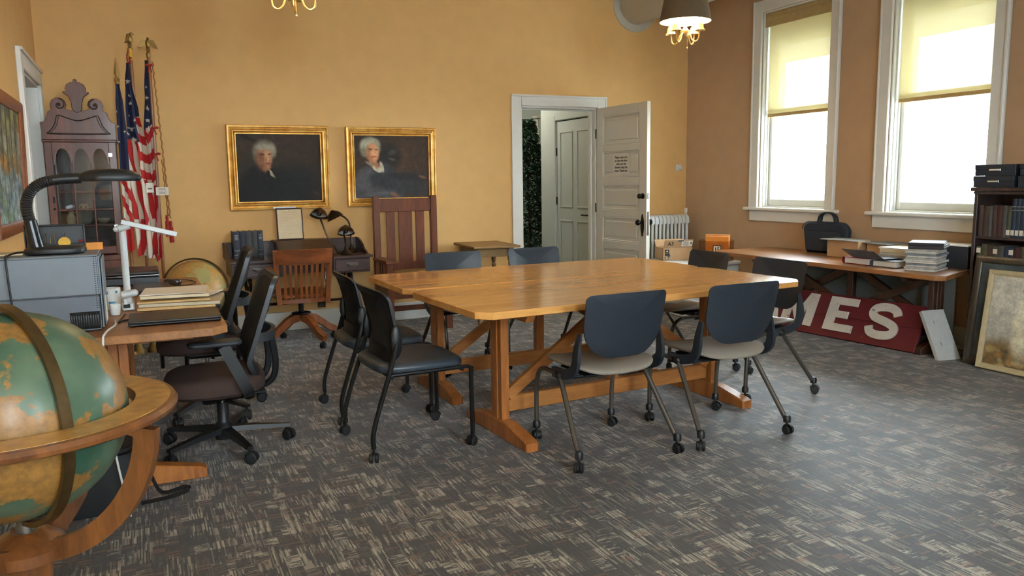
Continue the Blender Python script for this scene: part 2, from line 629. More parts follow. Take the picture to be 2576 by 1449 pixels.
# roller blind cloth: thin, lets daylight through
def blind_mat():
    m, nt, b = newmat('blind_cloth')
    out = nt.nodes['Material Output']
    b.inputs['Base Color'].default_value = (*S(206, 190, 140), 1)
    setin(b, Roughness=0.9)
    tr = nd(nt, 'ShaderNodeBsdfTranslucent')
    tr.inputs[0].default_value = (*S(214, 200, 146), 1)
    tp = nd(nt, 'ShaderNodeBsdfTransparent')
    tp.inputs[0].default_value = (1.0, 0.98, 0.9, 1)
    tc = nd(nt, 'ShaderNodeTexCoord')
    mp = nd(nt, 'ShaderNodeMapping')
    mp.inputs['Scale'].default_value = (30, 30, 260)
    nt.links.new(tc.outputs['Object'], mp.inputs[0])
    no = nd(nt, 'ShaderNodeTexNoise')
    setin(no, Scale=1.0, Detail=3.0)
    nt.links.new(mp.outputs[0], no.inputs['Vector'])
    m1 = nd(nt, 'ShaderNodeMixShader')
    m1.inputs[0].default_value = 0.12
    nt.links.new(b.outputs[0], m1.inputs[1]); nt.links.new(tr.outputs[0], m1.inputs[2])
    m2 = nd(nt, 'ShaderNodeMixShader')
    nt.links.new(mth(nt, 'MULTIPLY', no.outputs[0], 0.07), m2.inputs[0])
    nt.links.new(m1.outputs[0], m2.inputs[1]); nt.links.new(tp.outputs[0], m2.inputs[2])
    nt.links.new(m2.outputs[0], out.inputs[0])
blind_mat()

# ================================================================ the shell of the room
fl = MB().box(((XL + XR) / 2, (YF + YB) / 2 + 0.0, -0.05), (XR - XL + 0.8, YB - YF + 0.6, 0.1)).build('floor', 'carpet')
struct(fl, 'dark grey and tan patterned carpet floor')
hf = MB().box((4.05, 9.6, -0.05), (4.1, 3.5, 0.1)).build('floor_hall', 'carpet')
struct(hf, 'carpet floor of the hall beyond the doorway')
def wall(name, axis, plane, thick, u0, u1, z1, holes, mat='wall_paint', label=None):
    """slab with openings; axis = the axis the wall runs along; thick may be negative"""
    us = sorted({u0, u1, *[h[0] for h in holes], *[h[1] for h in holes]})
    mb = MB()
    for a, b in zip(us, us[1:]):
        segs = [(0.0, z1)]
        for h in holes:
            if h[0] <= a + 1e-6 and h[1] >= b - 1e-6:
                ns = []
                for s0, s1 in segs:
                    if h[2] > s0: ns.append((s0, min(s1, h[2])))
                    if h[3] < s1: ns.append((max(s0, h[3]), s1))
                segs = ns
        for s0, s1 in segs:
            c = plane + thick / 2
            if axis == 'x':
                mb.box(((a + b) / 2, c, (s0 + s1) / 2), (b - a, abs(thick), s1 - s0))
            else:
                mb.box((c, (a + b) / 2, (s0 + s1) / 2), (abs(thick), b - a, s1 - s0))
    return struct(mb.build(name, mat), label)
DX0, DX1, DZ = 3.674, 4.600, 2.140          # doorway in the back wall
wall('wall_back', 'x', YB, 0.16, XL - 0.3, XR + 0.3, ZC, [(DX0, DX1, 0, DZ)], label='golden tan back wall behind the portraits')
LD0, LD1, LDZ = 6.34, 7.39, 2.17            # doorway in the left wall
wall('wall_left', 'y', XL, -0.3, YF - 0.3, YB, ZC, [(LD0, LD1, 0, LDZ)], label='golden tan left wall')
WIN = [5.882 - 1.54 * i for i in range(2)]
W0, W1, WZ0, WZ1 = -0.444, 0.444, 1.06, 3.008
wall('wall_right', 'y', XR, 0.3, YF - 0.3, YB, ZC, [(c + W0, c + W1, WZ0, WZ1) for c in WIN], 'wall_paint_shaded', label='tan window wall on the right')
FILL_WIN = [0.1, 2.0]  # unseen windows behind the camera, added for fill light
wall('wall_front', 'x', YF, -0.3, XL - 0.3, XR + 0.3, ZC, [(c + W0, c + W1, WZ0, WZ1) for c in FILL_WIN], label='tan wall behind the camera')
struct(MB().box(((XL + XR) / 2, (YF + YB) / 2, ZC + 0.05), (XR - XL + 0.9, YB - YF + 0.9, 0.1)).build('ceiling', 'ceiling_paint'), 'pale ceiling')

# skirting boards
def skirt(name, axis, plane, sgn, spans, h=0.175):
    mb = MB()
    for a, b in spans:
        if axis == 'x':
            mb.box(((a + b) / 2, plane + sgn * 0.011, h / 2), (b - a, 0.022, h), 0.004)
            mb.box(((a + b) / 2, plane + sgn * 0.018, 0.012), (b - a, 0.036, 0.024), 0.006)
        else:
            mb.box((plane + sgn * 0.011, (a + b) / 2, h / 2), (0.022, b - a, h), 0.004)
            mb.box((plane + sgn * 0.018, (a + b) / 2, 0.012), (0.036, b - a, 0.024), 0.006)
    return struct(mb.build(name, 'trim_paint'), 'white painted skirting board')
skirt('baseboard_back', 'x', YB, -1, [(XL, 3.559), (4.716, XR)])
skirt('baseboard_left', 'y', XL, 1, [(YF, LD0 - 0.12)])
skirt('baseboard_right', 'y', XR, -1, [(YF, YB)])
skirt('baseboard_front', 'x', YF, 1, [(XL, XR)])

# casing of the back doorway
mb = MB()
cw, ct = 0.115, 0.026
mb.box((DX0 - cw / 2, YB - ct / 2, (DZ + 0.116) / 2), (cw, ct, DZ + 0.116), 0.004)
mb.box((DX1 + cw / 2, YB - ct / 2, (DZ + 0.116) / 2), (cw, ct, DZ + 0.116), 0.004)
mb.box(((DX0 + DX1) / 2, YB - ct / 2 - 0.001, DZ + 0.058), (DX1 - DX0 + 0.002, ct, 0.116), 0.004)
mb.box(((DX0 + DX1) / 2, YB - ct - 0.004, DZ + 0.104), (DX1 - DX0 + 2 * cw, 0.012, 0.022), 0.004)
mb.box((DX1 + cw - 0.012, YB - ct - 0.004, DZ / 2 + 0.05), (0.02, 0.012, DZ + 0.1), 0.004)
for x in (DX0 + 0.009, DX1 - 0.009):
    mb.box((x, YB + 0.08, DZ / 2), (0.018, 0.16, DZ), 0.002)
mb.box(((DX0 + DX1) / 2, YB + 0.08, DZ - 0.009), (DX1 - DX0, 0.16, 0.018), 0.002)
for x in (DX0 + 0.024, DX1 - 0.024):
    mb.box((x, YB + 0.09, DZ / 2 - 0.01), (0.014, 0.03, DZ - 0.02), 0.002)
mb.box(((DX0 + DX1) / 2, YB + 0.09, DZ - 0.025), (DX1 - DX0 - 0.04, 0.03, 0.014), 0.002)
struct(mb.build('trim_1', 'trim_paint'), 'white casing of the open doorway')
# casing and jambs of the left doorway, and the door closed deep inside it
mb = MB()
cw = 0.12
mb.box((XL + 0.016, LD0 - cw / 2, (LDZ + 0.13) / 2), (0.032, cw, LDZ + 0.13), 0.005)
mb.box((XL + 0.016, LD1 + cw / 2 - 0.006, (LDZ + 0.13) / 2), (0.032, cw - 0.012, LDZ + 0.13), 0.005)
mb.box((XL + 0.017, (LD0 + LD1) / 2, LDZ + 0.065), (0.032, LD1 - LD0, 0.13), 0.005)
mb.box((XL + 0.036, (LD0 + LD1) / 2, LDZ + 0.117), (0.016, LD1 - LD0 + 2 * cw - 0.012, 0.026), 0.005)
for y in (LD0 + 0.01, LD1 - 0.01):
    mb.box((XL - 0.14, y, LDZ / 2), (0.3, 0.02, LDZ), 0.003)
mb.box((XL - 0.14, (LD0 + LD1) / 2, LDZ - 0.01), (0.3, LD1 - LD0, 0.02), 0.003)
mb.box((XL - 0.10, LD1 - 0.028, LDZ / 2), (0.04, 0.018, LDZ - 0.02), 0.003)
struct(mb.build('trim_2', 'trim_paint'), 'white casing of the doorway beside the tall cabinet')
d3 = struct(MB().box((XL - 0.17, (LD0 + LD1) / 2, LDZ / 2 - 0.005), (0.04, LD1 - LD0 - 0.05, LDZ - 0.04), 0.004).build('door_3', 'door_paint'), 'closed white door set deep in the left wall')
for z0, z1 in ((0.2, 0.95), (1.08, 2.0)):
    for y0, y1 in ((LD0 + 0.13, (LD0 + LD1) / 2 - 0.05), ((LD0 + LD1) / 2 + 0.05, LD1 - 0.13)):
        MB().box((XL - 0.148, (y0 + y1) / 2, (z0 + z1) / 2), (0.012, y1 - y0, z1 - z0), 0.005).build('panel', 'door_paint', d3)

# ---------------------------------------------------------------- windows
def window(n, blind_z, M, label, roll=True):
    """built for a wall whose room face is local y=0 with the room at -y; centre at local x=0"""
    root = bpy.data.objects.new('window_%d' % n, None)
    COL.objects.link(root)
    root.matrix_world = M
    struct(root, label)
    cw, t = 0.112, 0.028
    mb = MB()
    for s in (-1, 1):
        mb.box((s * (W1 + cw / 2), -t / 2, (WZ0 + WZ1 + cw) / 2), (cw, t, WZ1 - WZ0 + cw), 0.005)
        mb.box((s * (W1 + cw - 0.011), -t - 0.006, (WZ0 + WZ1 + cw) / 2), (0.022, 0.014, WZ1 - WZ0 + cw), 0.005)
    mb.box((0, -t / 2 - 0.001, WZ1 + cw / 2), (2 * W1 + 0.002, t, cw), 0.005)
    mb.build('casing', 'trim_paint', root)
    MB().box((0, -0.015 + 0.02, WZ0 - 0.015), (2 * (W1 + cw) + 0.10, 0.15, 0.032), 0.008).build('stool', 'trim_paint', root)
    MB().box((0, -0.012, WZ0 - 0.085), (2 * (W1 + cw), 0.024, 0.108), 0.005).build('apron', 'trim_paint', root)
    mb = MB()
    for s in (-1, 1):
        mb.box((s * (W1 - 0.008), 0.15, (WZ0 + WZ1) / 2), (0.016, 0.3, WZ1 - WZ0), 0.002)
        mb.box((s * (W1 - 0.022), 0.085, (WZ0 + WZ1) / 2), (0.018, 0.016, WZ1 - WZ0), 0.003)
        mb.box((s * (W1 - 0.020), 0.040, (WZ0 + WZ1) / 2), (0.012, 0.012, WZ1 - WZ0), 0.003)
        mb.box((s * (W1 - 0.022), 0.150, (WZ0 + WZ1) / 2), (0.018, 0.012, WZ1 - WZ0), 0.003)
    mb.box((0, 0.15, WZ1 - 0.008), (2 * W1, 0.3, 0.016), 0.002)
    mb.box((0, 0.17, WZ0 + 0.004), (2 * W1, 0.26, 0.02), 0.002)
    mb.build('jamb', 'trim_paint', root)
    zm = 2.03
    for nm, y, z0, z1, br in (('lower_sash', 0.118, WZ0 + 0.012, zm + 0.02, 0.07), ('upper_sash', 0.178, zm - 0.02, WZ1 - 0.016, 0.045)):
        mb = MB()
        hw = W1 - 0.018
        for s in (-1, 1):
            mb.box((s * (hw - 0.025), y, (z0 + z1) / 2), (0.05, 0.042, z1 - z0), 0.006)
        mb.box((0, y, z0 + br / 2), (2 * hw - 0.1, 0.042, br), 0.006)
        mb.box((0, y, z1 - 0.02), (2 * hw - 0.1, 0.042, 0.04), 0.006)
        sa = mb.build(nm, 'trim_paint', root)
        MB().box((0, y + 0.004, (z0 + br + z1 - 0.04) / 2), (2 * hw - 0.1, 0.004, z1 - z0 - br - 0.04)).build('pane', 'pane_glass', sa)
    return root
def wall_r(yc):
    return Matrix(((0, 1, 0, XR), (-1, 0, 0, yc), (0, 0, 1, 0), (0, 0, 0, 1)))
def wall_f(xc):
    return Matrix(((-1, 0, 0, xc), (0, -1, 0, YF), (0, 0, 1, 0), (0, 0, 0, 1)))
BL = ['tall white sash window nearest the corner', 'tall white sash window beside the bookcase', 'tall white sash window opposite the globe', 'tall white sash window nearest the front wall']
for i, yc in enumerate(WIN):
    window(i + 1, 1.97, wall_r(yc), BL[i])
for i, xc in enumerate(FILL_WIN):
    window(i + 3, 1.97, wall_f(xc), 'unseen sash window added behind the camera for fill light, %s' % ('nearer the left wall', 'nearer the middle of the wall')[i])
wood('blind_rail', S(170, 138, 84), S(206, 176, 118), 'x', 20, 0.6, 0)
plain('blind_roll', S(172, 148, 98), 0.8, var=0.08, scale=30)
def blind(zb, M, label):
    r = thing('roller_blind', label, 'blind')
    r.matrix_world = M
    MB().grid(lambda u, v: (-0.412 + 0.824 * u, 0.066 + 0.0015 * sin(9 * u), zb + 0.02 + (WZ1 - 0.10 - zb) * v), 12, 24).build('cloth', 'blind_cloth', r)
    MB().box((0, 0.066, zb + 0.012), (0.83, 0.012, 0.034), 0.004).build('hem_bar', 'blind_rail', r)
    MB().tube([(-0.42, 0.060, WZ1 - 0.075), (0.42, 0.060, WZ1 - 0.075)], 0.05, 20).build('roll', 'blind_roll', r)
    MB().box((0, 0.020, WZ1 - 0.085), (0.872, 0.012, 0.135), 0.004).build('valance', 'blind_roll', r)
    return r
BLB = ['cream roller blind half drawn in the window nearest the corner', 'cream roller blind half drawn in the window beside the bookcase', 'cream roller blind in the window opposite the globe', 'cream roller blind in the window nearest the front wall']
for i, yc in enumerate(WIN):
    blind(1.975 if i != 1 else 1.98, wall_r(yc), BLB[i])
# outside: deep eave over the window wall and pale ground
struct(MB().box((6.118 + 0.46, (YF + YB) / 2, 2.80), (0.92, YB - YF + 2, 0.20)).build('eave', 'roof_metal'), 'eave outside above the windows')
struct(MB().box((6.118 + 0.55, (YF + YB) / 2, 3.5), (1.1, YB - YF + 2, 1.2)).build('roof_edge', 'roof_metal'), 'roof edge outside above the windows')
struct(MB().box((2.0, 2.0, -3.6), (120, 120, 0.1)).build('ground', 'concrete'), 'pale ground outside')

# ---------------------------------------------------------------- the hall beyond the doorway
HX = 4.90
wall('wall_hall_right', 'y', HX, 0.12, YB + 0.16, 9.44, 2.9, [(8.10, 9.02, 0, 2.11)], 'hall_paint', 'pale green hall wall with a panelled door')
wall('wall_hall_back', 'x', 10.95, 0.12, 1.9, 6.1, 2.9, [], 'hall_paint', 'far wall of the hall')
wall('wall_hall_left', 'y', 2.0, -0.12, YB + 0.16, 11.0, 2.9, [], 'hall_paint', 'left wall of the hall')
struct(MB().box((HX + 0.135, 8.56, 1.1), (0.02, 1.1, 2.2)).build('wall_light_stop', 'hall_paint'), 'unseen slab added behind the hall door to block light')  # added slab, stops outside light leaking in around the hall door
wall('wall_hall_side', 'x', 9.438, -0.12, HX + 0.121, 6.1, 2.9, [], 'hall_paint', 'return wall of the hall')
wall('wall_hall_end', 'y', 6.0, 0.12, 9.44, 11.0, 2.9, [], 'hall_paint', 'end wall of the hall')
struct(MB().box((4.05, 9.35, 2.95), (4.2, 3.5, 0.1)).build('ceiling_hall', 'ceiling_paint'), 'ceiling of the hall')
d2 = struct(MB().box((HX + 0.03, 8.56, 1.052), (0.04, 0.905, 2.095), 0.003).build('door_2', 'hall_paint'), 'pale green four panel door in the hall')
for z0, z1 in ((0.22, 0.86), (1.02, 1.97)):
    for y0, y1 in ((8.19, 8.50), (8.61, 8.93)):
        mb = MB()
        for a, b, c, d in ((y0, y1, z0, z0 + 0.018), (y0, y1, z1 - 0.018, z1), (y0, y0 + 0.018, z0 + 0.018, z1 - 0.018), (y1 - 0.018, y1, z0 + 0.018, z1 - 0.018)):
            mb.box((HX + 0.006, (a + b) / 2, (c + d) / 2), (0.012, b - a, d - c), 0.003)
        mb.build('panel_moulding', 'hall_paint', d2)
mb = MB()
mb.box((HX + 0.004, 8.17, 0.93), (0.012, 0.05, 0.12), 0.004)
mb.tube([(HX, 8.17, 0.94), (HX - 0.05, 8.17, 0.94), (HX - 0.05, 8.30, 0.94)], 0.010, 8)
mb.build('handle', 'black_iron', d2)
for z in (0.25, 1.1, 1.72):
    MB().box((HX + 0.004, 9.018, z), (0.014, 0.02, 0.10), 0.002).build('hinge', 'black_iron', d2)
mb = MB()
for y in (8.04, 9.08):
    mb.box((HX - 0.008, y, 1.09), (0.016, 0.11, 2.18), 0.003)
mb.box((HX - 0.008, 8.56, 2.17), (0.016, 0.92, 0.11), 0.003)
struct(mb.build('trim_3', 'hall_paint'), 'pale green casing of the hall door')
# unseen ceiling lamp, added to light the hall and its recess
hl = thing('hall_fill_lamp', 'unseen round white lamp added on the hall ceiling for fill light', 'lamp', (4.1, 9.75, 2.9))
MB().lathe([(0.0, -0.11), (0.09, -0.10), (0.14, -0.06), (0.15, -0.02)], 24, cap=False).build('glass_bowl', emis('hall_fill_bowl', (1.0, 0.95, 0.85), 6.0), hl)
MB().lathe([(0.16, -0.025), (0.16, 0.0)], 24).build('rim', 'brass', hl)
ld = bpy.data.lights.new('hall_fill_light', 'POINT')
ld.energy = 45; ld.color = (1.0, 0.93, 0.82); ld.shadow_soft_size = 0.08
lo = bpy.data.objects.new('hall_fill_light', ld); COL.objects.link(lo); lo.parent = hl; lo.location = (0, 0, -0.2)
# ================================================================ open five-panel door
a_ = atan2(-0.92, 0.035)
d1 = struct(thing('door_1', 'white five panel door standing open into the room', 'door', (4.602, 7.512, 0.0), a_))
del d1['category']
LW, LT, LH = 0.905, 0.042, 2.118
zs = [(2.035, 1.73), (1.66, 1.39), (1.305, 1.045), (0.97, 0.71), (0.63, 0.20)]
mb = MB()
for x0, x1 in ((0, 0.12), (LW - 0.12, LW)):
    mb.box(((x0 + x1) / 2, 0, LH / 2 + 0.012), (x1 - x0, LT, LH), 0.003)
edges = [LH + 0.012] + [z for p in zs for z in p] + [0.012]
for i in range(0, len(edges), 2):
    mb.box((LW / 2, 0, (edges[i] + edges[i + 1]) / 2), (LW - 0.24, LT, edges[i] - edges[i + 1]), 0.003)
mb.build('leaf_frame', 'door_paint', d1)
for z1, z0 in zs:
    mb = MB()
    mb.box((LW / 2, 0, (z0 + z1) / 2), (LW - 0.236, 0.014, z1 - z0 + 0.004))
    mb.box((LW / 2, 0, (z0 + z1) / 2), (LW - 0.33, 0.026, z1 - z0 - 0.085), 0.010)
    for s in (-1, 1):
        y = s * 0.013
        for (xa, xb, za, zb) in ((0.12, LW - 0.12, z0, z0 + 0.016), (0.12, LW - 0.12, z1 - 0.016, z1), (0.12, 0.136, z0, z1), (LW - 0.136, LW - 0.12, z0, z1)):
            mb.box(((xa + xb) / 2, y, (za + zb) / 2), (xb - xa, 0.012, zb - za), 0.004)
    mb.build('panel', 'door_paint', d1)
kx = LW - 0.062
Mk = T(kx, -LT / 2, 1.195) @ R('X', 90)
MB().lathe([(0.030, 0.0), (0.030, 0.006), (0.016, 0.012), (0.014, 0.022), (0.024, 0.03), (0.027, 0.042), (0.022, 0.054), (0.0, 0.058)], 20, Mk).build('thumb_knob', 'black_iron', d1)
esc = MB().prism([(kx + 0.026 * cos(t) * (1.0 if abs(sin(t)) < 0.6 else 0.8), 0.90 + 0.115 * sin(t)) for t in [2 * pi * i / 28 for i in range(28)]], 0.006, T(0, -LT / 2, 0) @ R('X', 90)).build('escutcheon', 'black_iron', d1)
MB().lathe([(0.012, 0.0), (0.012, 0.035), (0.026, 0.042), (0.030, 0.056), (0.024, 0.068), (0.0, 0.072)], 20, T(kx, -LT / 2 - 0.005, 0.93) @ R('X', 90)).build('knob', 'black_iron', d1)
MB().lathe([(0.012, 0.0), (0.012, 0.035), (0.026, 0.042), (0.030, 0.056), (0.024, 0.068), (0.0, 0.072)], 20, T(kx, LT / 2, 0.93) @ R('X', -90)).build('knob', 'black_iron', d1)
MB().box((LW + 0.001, 0, 0.92), (0.004, 0.022, 0.24), 0.001).build('latch_plate', 'gunmetal', d1)
MB().box((LW + 0.001, 0, 1.195), (0.006, 0.024, 0.06), 0.002).build('bolt_plate', 'chrome', d1)
for z in (0.25, 1.06, 1.86):
    MB().cyl((-0.008, -0.02, z - 0.05), (-0.008, -0.02, z + 0.05), 0.009).build('hinge', 'black_iron', d1)
nt_ = thing('door_notice', 'white paper notice taped to the open panelled door', 'notice')
nt_.matrix_world = d1.matrix_basis @ T(0.46, -0.0165, 1.525)
MB().box((0, 0, 0), (0.285, 0.0012, 0.225)).build('sheet', 'paper', nt_)
tm = text_mesh('Please make sure\nto close the door\nwhen you are\nfinished using the\nroom. Thank you.', 0.032, extrude=0.0002, bold=0.0008, linespace=1.08)
o = put('lettering', tm, 'ink', nt_)
o.matrix_local = T(0, -0.0010, 0.0) @ R('X', 90)

# ================================================================ trestle tables
def trestle(name, label, loc, rz, L, W, H, top, leg, beam, px, group, slant=0.0, off=0.0):
    """local x = long axis; px = half distance between the two end posts"""
    r = thing(name, label, 'table', loc, rz, group)
    c, t = 0.065, 0.036
    o = [(-L / 2 + c, -W / 2), (L / 2 - c, -W / 2), (L / 2, -W / 2 + c), (L / 2, W / 2 - c), (L / 2 - c, W / 2), (-L / 2 + c, W / 2), (-L / 2, W / 2 - c), (-L / 2, -W / 2 + c)]
    o = [(x + (slant * (W / 2 - y) / W if x < 0 else 0), y) for x, y in o]
    MB().prism(o, t, T(0, 0, H - t), 0.003).build('tabletop', top, r)
    fl_ = W * (0.76 if not off else 0.48) / 2
    zt = H - t
    for s in (-1, 1):
        x = s * px
        mb = MB()
        for dy in (-0.042, 0.0, 0.042):
            mb.box((x, dy + off, (0.085 + zt) / 2), (0.048 if dy else 0.056, 0.040, zt - 0.085), 0.003)
        mb.build('post', leg, r)
        f = [(-fl_, 0.0), (fl_, 0.0), (fl_, 0.045), (fl_ * 0.93, 0.055), (fl_ * 0.36, 0.095), (-fl_ * 0.36, 0.095), (-fl_ * 0.93, 0.055), (-fl_, 0.045)]
        MB().prism(f, 0.075, Matrix(((0, 0, 1, x - 0.0375), (1, 0, 0, off), (0, 1, 0, 0), (0, 0, 0, 1))), 0.006).build('foot', leg, r)
        b_ = [(-W * 0.40, 0.0), (W * 0.40, 0.0), (W * 0.36, -0.055), (-W * 0.36, -0.055)]
        MB().prism(b_[::-1], 0.05, Matrix(((0, 0, 1, x - 0.025), (1, 0, 0, off * 0.4), (0, 1, 0, zt), (0, 0, 0, 1))), 0.003).build('top_cleat', leg, r)
    MB().box((0, off, 0.165), (2 * px - 0.058, 0.044, 0.09), 0.004).build('stretcher', beam, r)
    MB().box((0, off, (0.21 + zt) / 2), (0.06, 0.05, zt - 0.21), 0.003).build('centre_post', leg, r)
    for s in (-1, 1):
        x0, x1 = s * (px - 0.03), s * 0.032
        for (za, zb, y) in ((0.215, zt - 0.05, -0.022), (zt - 0.06, 0.235, 0.022))[:2 if off else 1]:
            MB().sweep([(x0, y + off, za), (x1, y + off, zb)], [(-0.016, -0.03), (0.016, -0.03), (0.016, 0.03), (-0.016, 0.03)], (0, 1, 0)).build('brace', beam, r)
    return r
GT = 'honey trestle tables pushed together'
trestle('trestle_table', 'honey coloured trestle table in front, its right end shining in daylight', (2.455, 3.850, 0), radians(3.4), 2.16, 0.92, 0.762, 'honey_x', 'honey_leg', 'honey_beam', 0.745, GT)
trestle('trestle_table', 'honey coloured trestle table behind, along the portrait wall side', (2.445, 4.770, 0), radians(1.0), 2.18, 0.83, 0.757, 'honey_x', 'honey_leg', 'honey_beam', 0.745, GT)
trestle('trestle_table', 'brown trestle table under the windows, stacked with books and boxes', (5.375, 4.84, 0), radians(90), 2.46, 0.76, 0.670, 'brown_top', 'brown_leg', 'brown_leg', 0.80, 'trestle tables along the walls', 0.27, -0.145)
trestle('trestle_table', 'trestle table on the left used as a computer desk', (-0.150, 4.645, 0), radians(90), 2.10, 0.94, 0.760, 'brown_top', 'honey_leg', 'honey_beam', 0.745, 'trestle tables along the walls')

# ================================================================ seats
plain('navy_shell', S(38, 45, 53), 0.42, var=0.08, scale=80, bump=0.05)
plain('taupe_shell', S(140, 131, 119), 0.5, var=0.04, scale=60)
plain('leg_black', S(20, 20, 21), 0.32, 0.2, var=0.1)
plain('vinyl_blue', S(52, 60, 68), 0.36, var=0.06, scale=40, bump=0.05)
def mesh_cloth(name, col, holes=0.5, scale=420):
    m, nt, b = newmat(name)
    out = nt.nodes['Material Output']
    tc = nd(nt, 'ShaderNodeTexCoord')
    v = nd(nt, 'ShaderNodeTexVoronoi')
    setin(v, Scale=float(scale))
    nt.links.new(tc.outputs['Object'], v.inputs['Vector'])
    b.inputs['Base Color'].default_value = (*col, 1)
    setin(b, Roughness=0.75)
    tp = nd(nt, 'ShaderNodeBsdfTransparent')
    mx = nd(nt, 'ShaderNodeMixShader')
    nt.links.new(mth(nt, 'LESS_THAN', v.outputs['Distance'], holes * 0.5), mx.inputs[0])
    nt.links.new(b.outputs[0], mx.inputs[1]); nt.links.new(tp.outputs[0], mx.inputs[2])
    nt.links.new(mx.outputs[0], out.inputs[0])
mesh_cloth('mesh_back', S(20, 20, 21), 0.35)
# caster: two wheels under a small hood, origin on the floor
def caster_mesh(r=0.025, w=0.017, gap=0.006):
    mb = MB()
    for s in (-1, 1):
        x0, x1 = s * gap, s * (gap + w)
        mb.tube([(x0, -0.008, r), (x0 + s * w * 0.15, -0.008, r), (x1 - s * w * 0.25, -0.008, r), (x1, -0.008, r)], [r * 0.86, r, r, r * 0.8], 18)
    mb.tube([(-gap, -0.008, r), (gap, -0.008, r)], r * 0.4, 10)
    mb.sweep([(0, -0.008 + (r + 0.004) * cos(t), r + (r + 0.004) * sin(t)) for t in [radians(q) for q in range(20, 181, 20)]], [(-gap * 0.9, -0.002), (gap * 0.9, -0.002), (gap * 0.9, 0.003), (-gap * 0.9, 0.003)], (1, 0, 0))
    mb.cyl((0, 0, 2 * r - 0.004), (0, 0, 2 * r + 0.022), 0.0075, n=10)
    return mb.mesh('caster')
CAST = caster_mesh()
CAST.materials.append(MATS['dark_rubber'])

def nest_chair(label):
    """folding-seat chair with a moulded back; front = +y"""
    r = thing('nesting_chair', label, 'chair', group='grey and black wheeled chairs at the table')
    # seat pad
    mb = MB()
    cushion(mb, (0, 0.015, 0.435), 0.238, 0.232, 0.030, 3.6, 44, lambda x, y: 0.006 - 0.25 * max(0, y - 0.13) ** 1.6 * 1.2 + 0.35 * x * x - 0.02 * y - 0.55 * max(0.0, -y - 0.13) ** 1.5)
    mb.build('seat', 'taupe_shell', r)
    # moulded back
    def bm_(x, z):
        k = (z - 0.50) / 0.335
        return (x, -0.215 - 0.055 * k + 0.10 * k * 0.0 + 1.05 * x * x * (0.9 - 0.35 * k) + 0.045 * max(0, 0.35 - k) ** 2, z)
    mb = MB()
    shell(mb, [(x * (0.93 + 0.07 * min(1, (z - 0.52) / 0.2)), z) for x, z in rrect(-0.228, 0.228, 0.520, 0.838, (0.15, 0.15, 0.03, 0.03), 8)], bm_, 0.011, 8)
    mb.build('backrest', 'navy_shell', r)
    # side brackets that carry the back
    for s in (-1, 1):
        pts = smooth([(s * 0.226, -0.175, 0.645), (s * 0.240, -0.172, 0.575), (s * 0.246, -0.168, 0.50), (s * 0.246, -0.135, 0.452), (s * 0.246, -0.05, 0.425), (s * 0.244, 0.06, 0.417)], 5)
        n = len(pts)
        MB().sweep(pts, [(-0.009, -0.026), (0.009, -0.026), (0.009, 0.026), (-0.009, 0.026)], (1, 0, 0), scale=[0.55 + 0.45 * min(1, i / (n * 0.3)) for i in range(n)]).build('side_bracket', 'navy_shell', r)
    for s in (-1, 1):
        MB().tube([(s * 0.286, -0.262, 0.075), (s * 0.248, -0.015, 0.412)], 0.0135, 10).build('rear_leg', 'gunmetal', r)
        pts = smooth([(s * 0.236, 0.265, 0.075), (s * 0.237, 0.262, 0.20), (s * 0.239, 0.252, 0.31), (s * 0.242, 0.215, 0.385), (s * 0.244, 0.145, 0.412), (s * 0.246, 0.03, 0.413)], 5)
        MB().tube(pts, 0.0125, 10).build('front_leg', 'gunmetal', r)
        mb = MB()
        mb.sphere((s * 0.248, -0.01, 0.412), (0.022, 0.028, 0.024), 12, 8)
        mb.build('hinge_block', 'black_plastic', r)
        for (x, y) in ((s * 0.2865, -0.265), (s * 0.236, 0.265)):
            MB().lathe([(0.0125, 0.07), (0.020, 0.066), (0.021, 0.092), (0.014, 0.104)], 12, T(x, y, 0) if y > 0 else T(x, y, 0)).build('leg_cap', 'black_plastic', r)
            o = put('caster', CAST, None, r, (x, y, 0.0), (0, 0, radians(25 * s + (10 if y > 0 else -15))))
    mb = MB()
    mb.tube([(-0.236, 0.03, 0.413), (0.236, 0.03, 0.413)], 0.011, 8)
    mb.tube([(-0.236, -0.10, 0.418), (0.236, -0.10, 0.418)], 0.009, 8)
    mb.box((0, -0.01, 0.424), (0.34, 0.26, 0.012), 0.004)
    mb.build('seat_frame', 'black_plastic', r)
    return r
n0 = nest_chair('grey-seated black chair with its back to us, left of the two in front')
n0.location = (2.083, 3.371, 0)
n0.rotation_euler = (0, 0, radians(0.5))
dup(n0, 'grey-seated black chair with its back to us, right of the two in front', (2.793, 3.350, 0), radians(-0.5))
dup(n0, 'black chair at the right end of the tables, next to the red sign', (3.545, 3.890, 0), radians(92))
dup(n0, 'black chair at the right end of the tables, nearer the radiator', (3.530, 4.600, 0), radians(88))
dup(n0, 'black chair behind the tables with its back to the tall slatted armchair', (2.140, 5.375, 0), radians(179))
dup(n0, 'black chair behind the tables in front of the small stand and doorway', (2.840, 5.375, 0), radians(181))

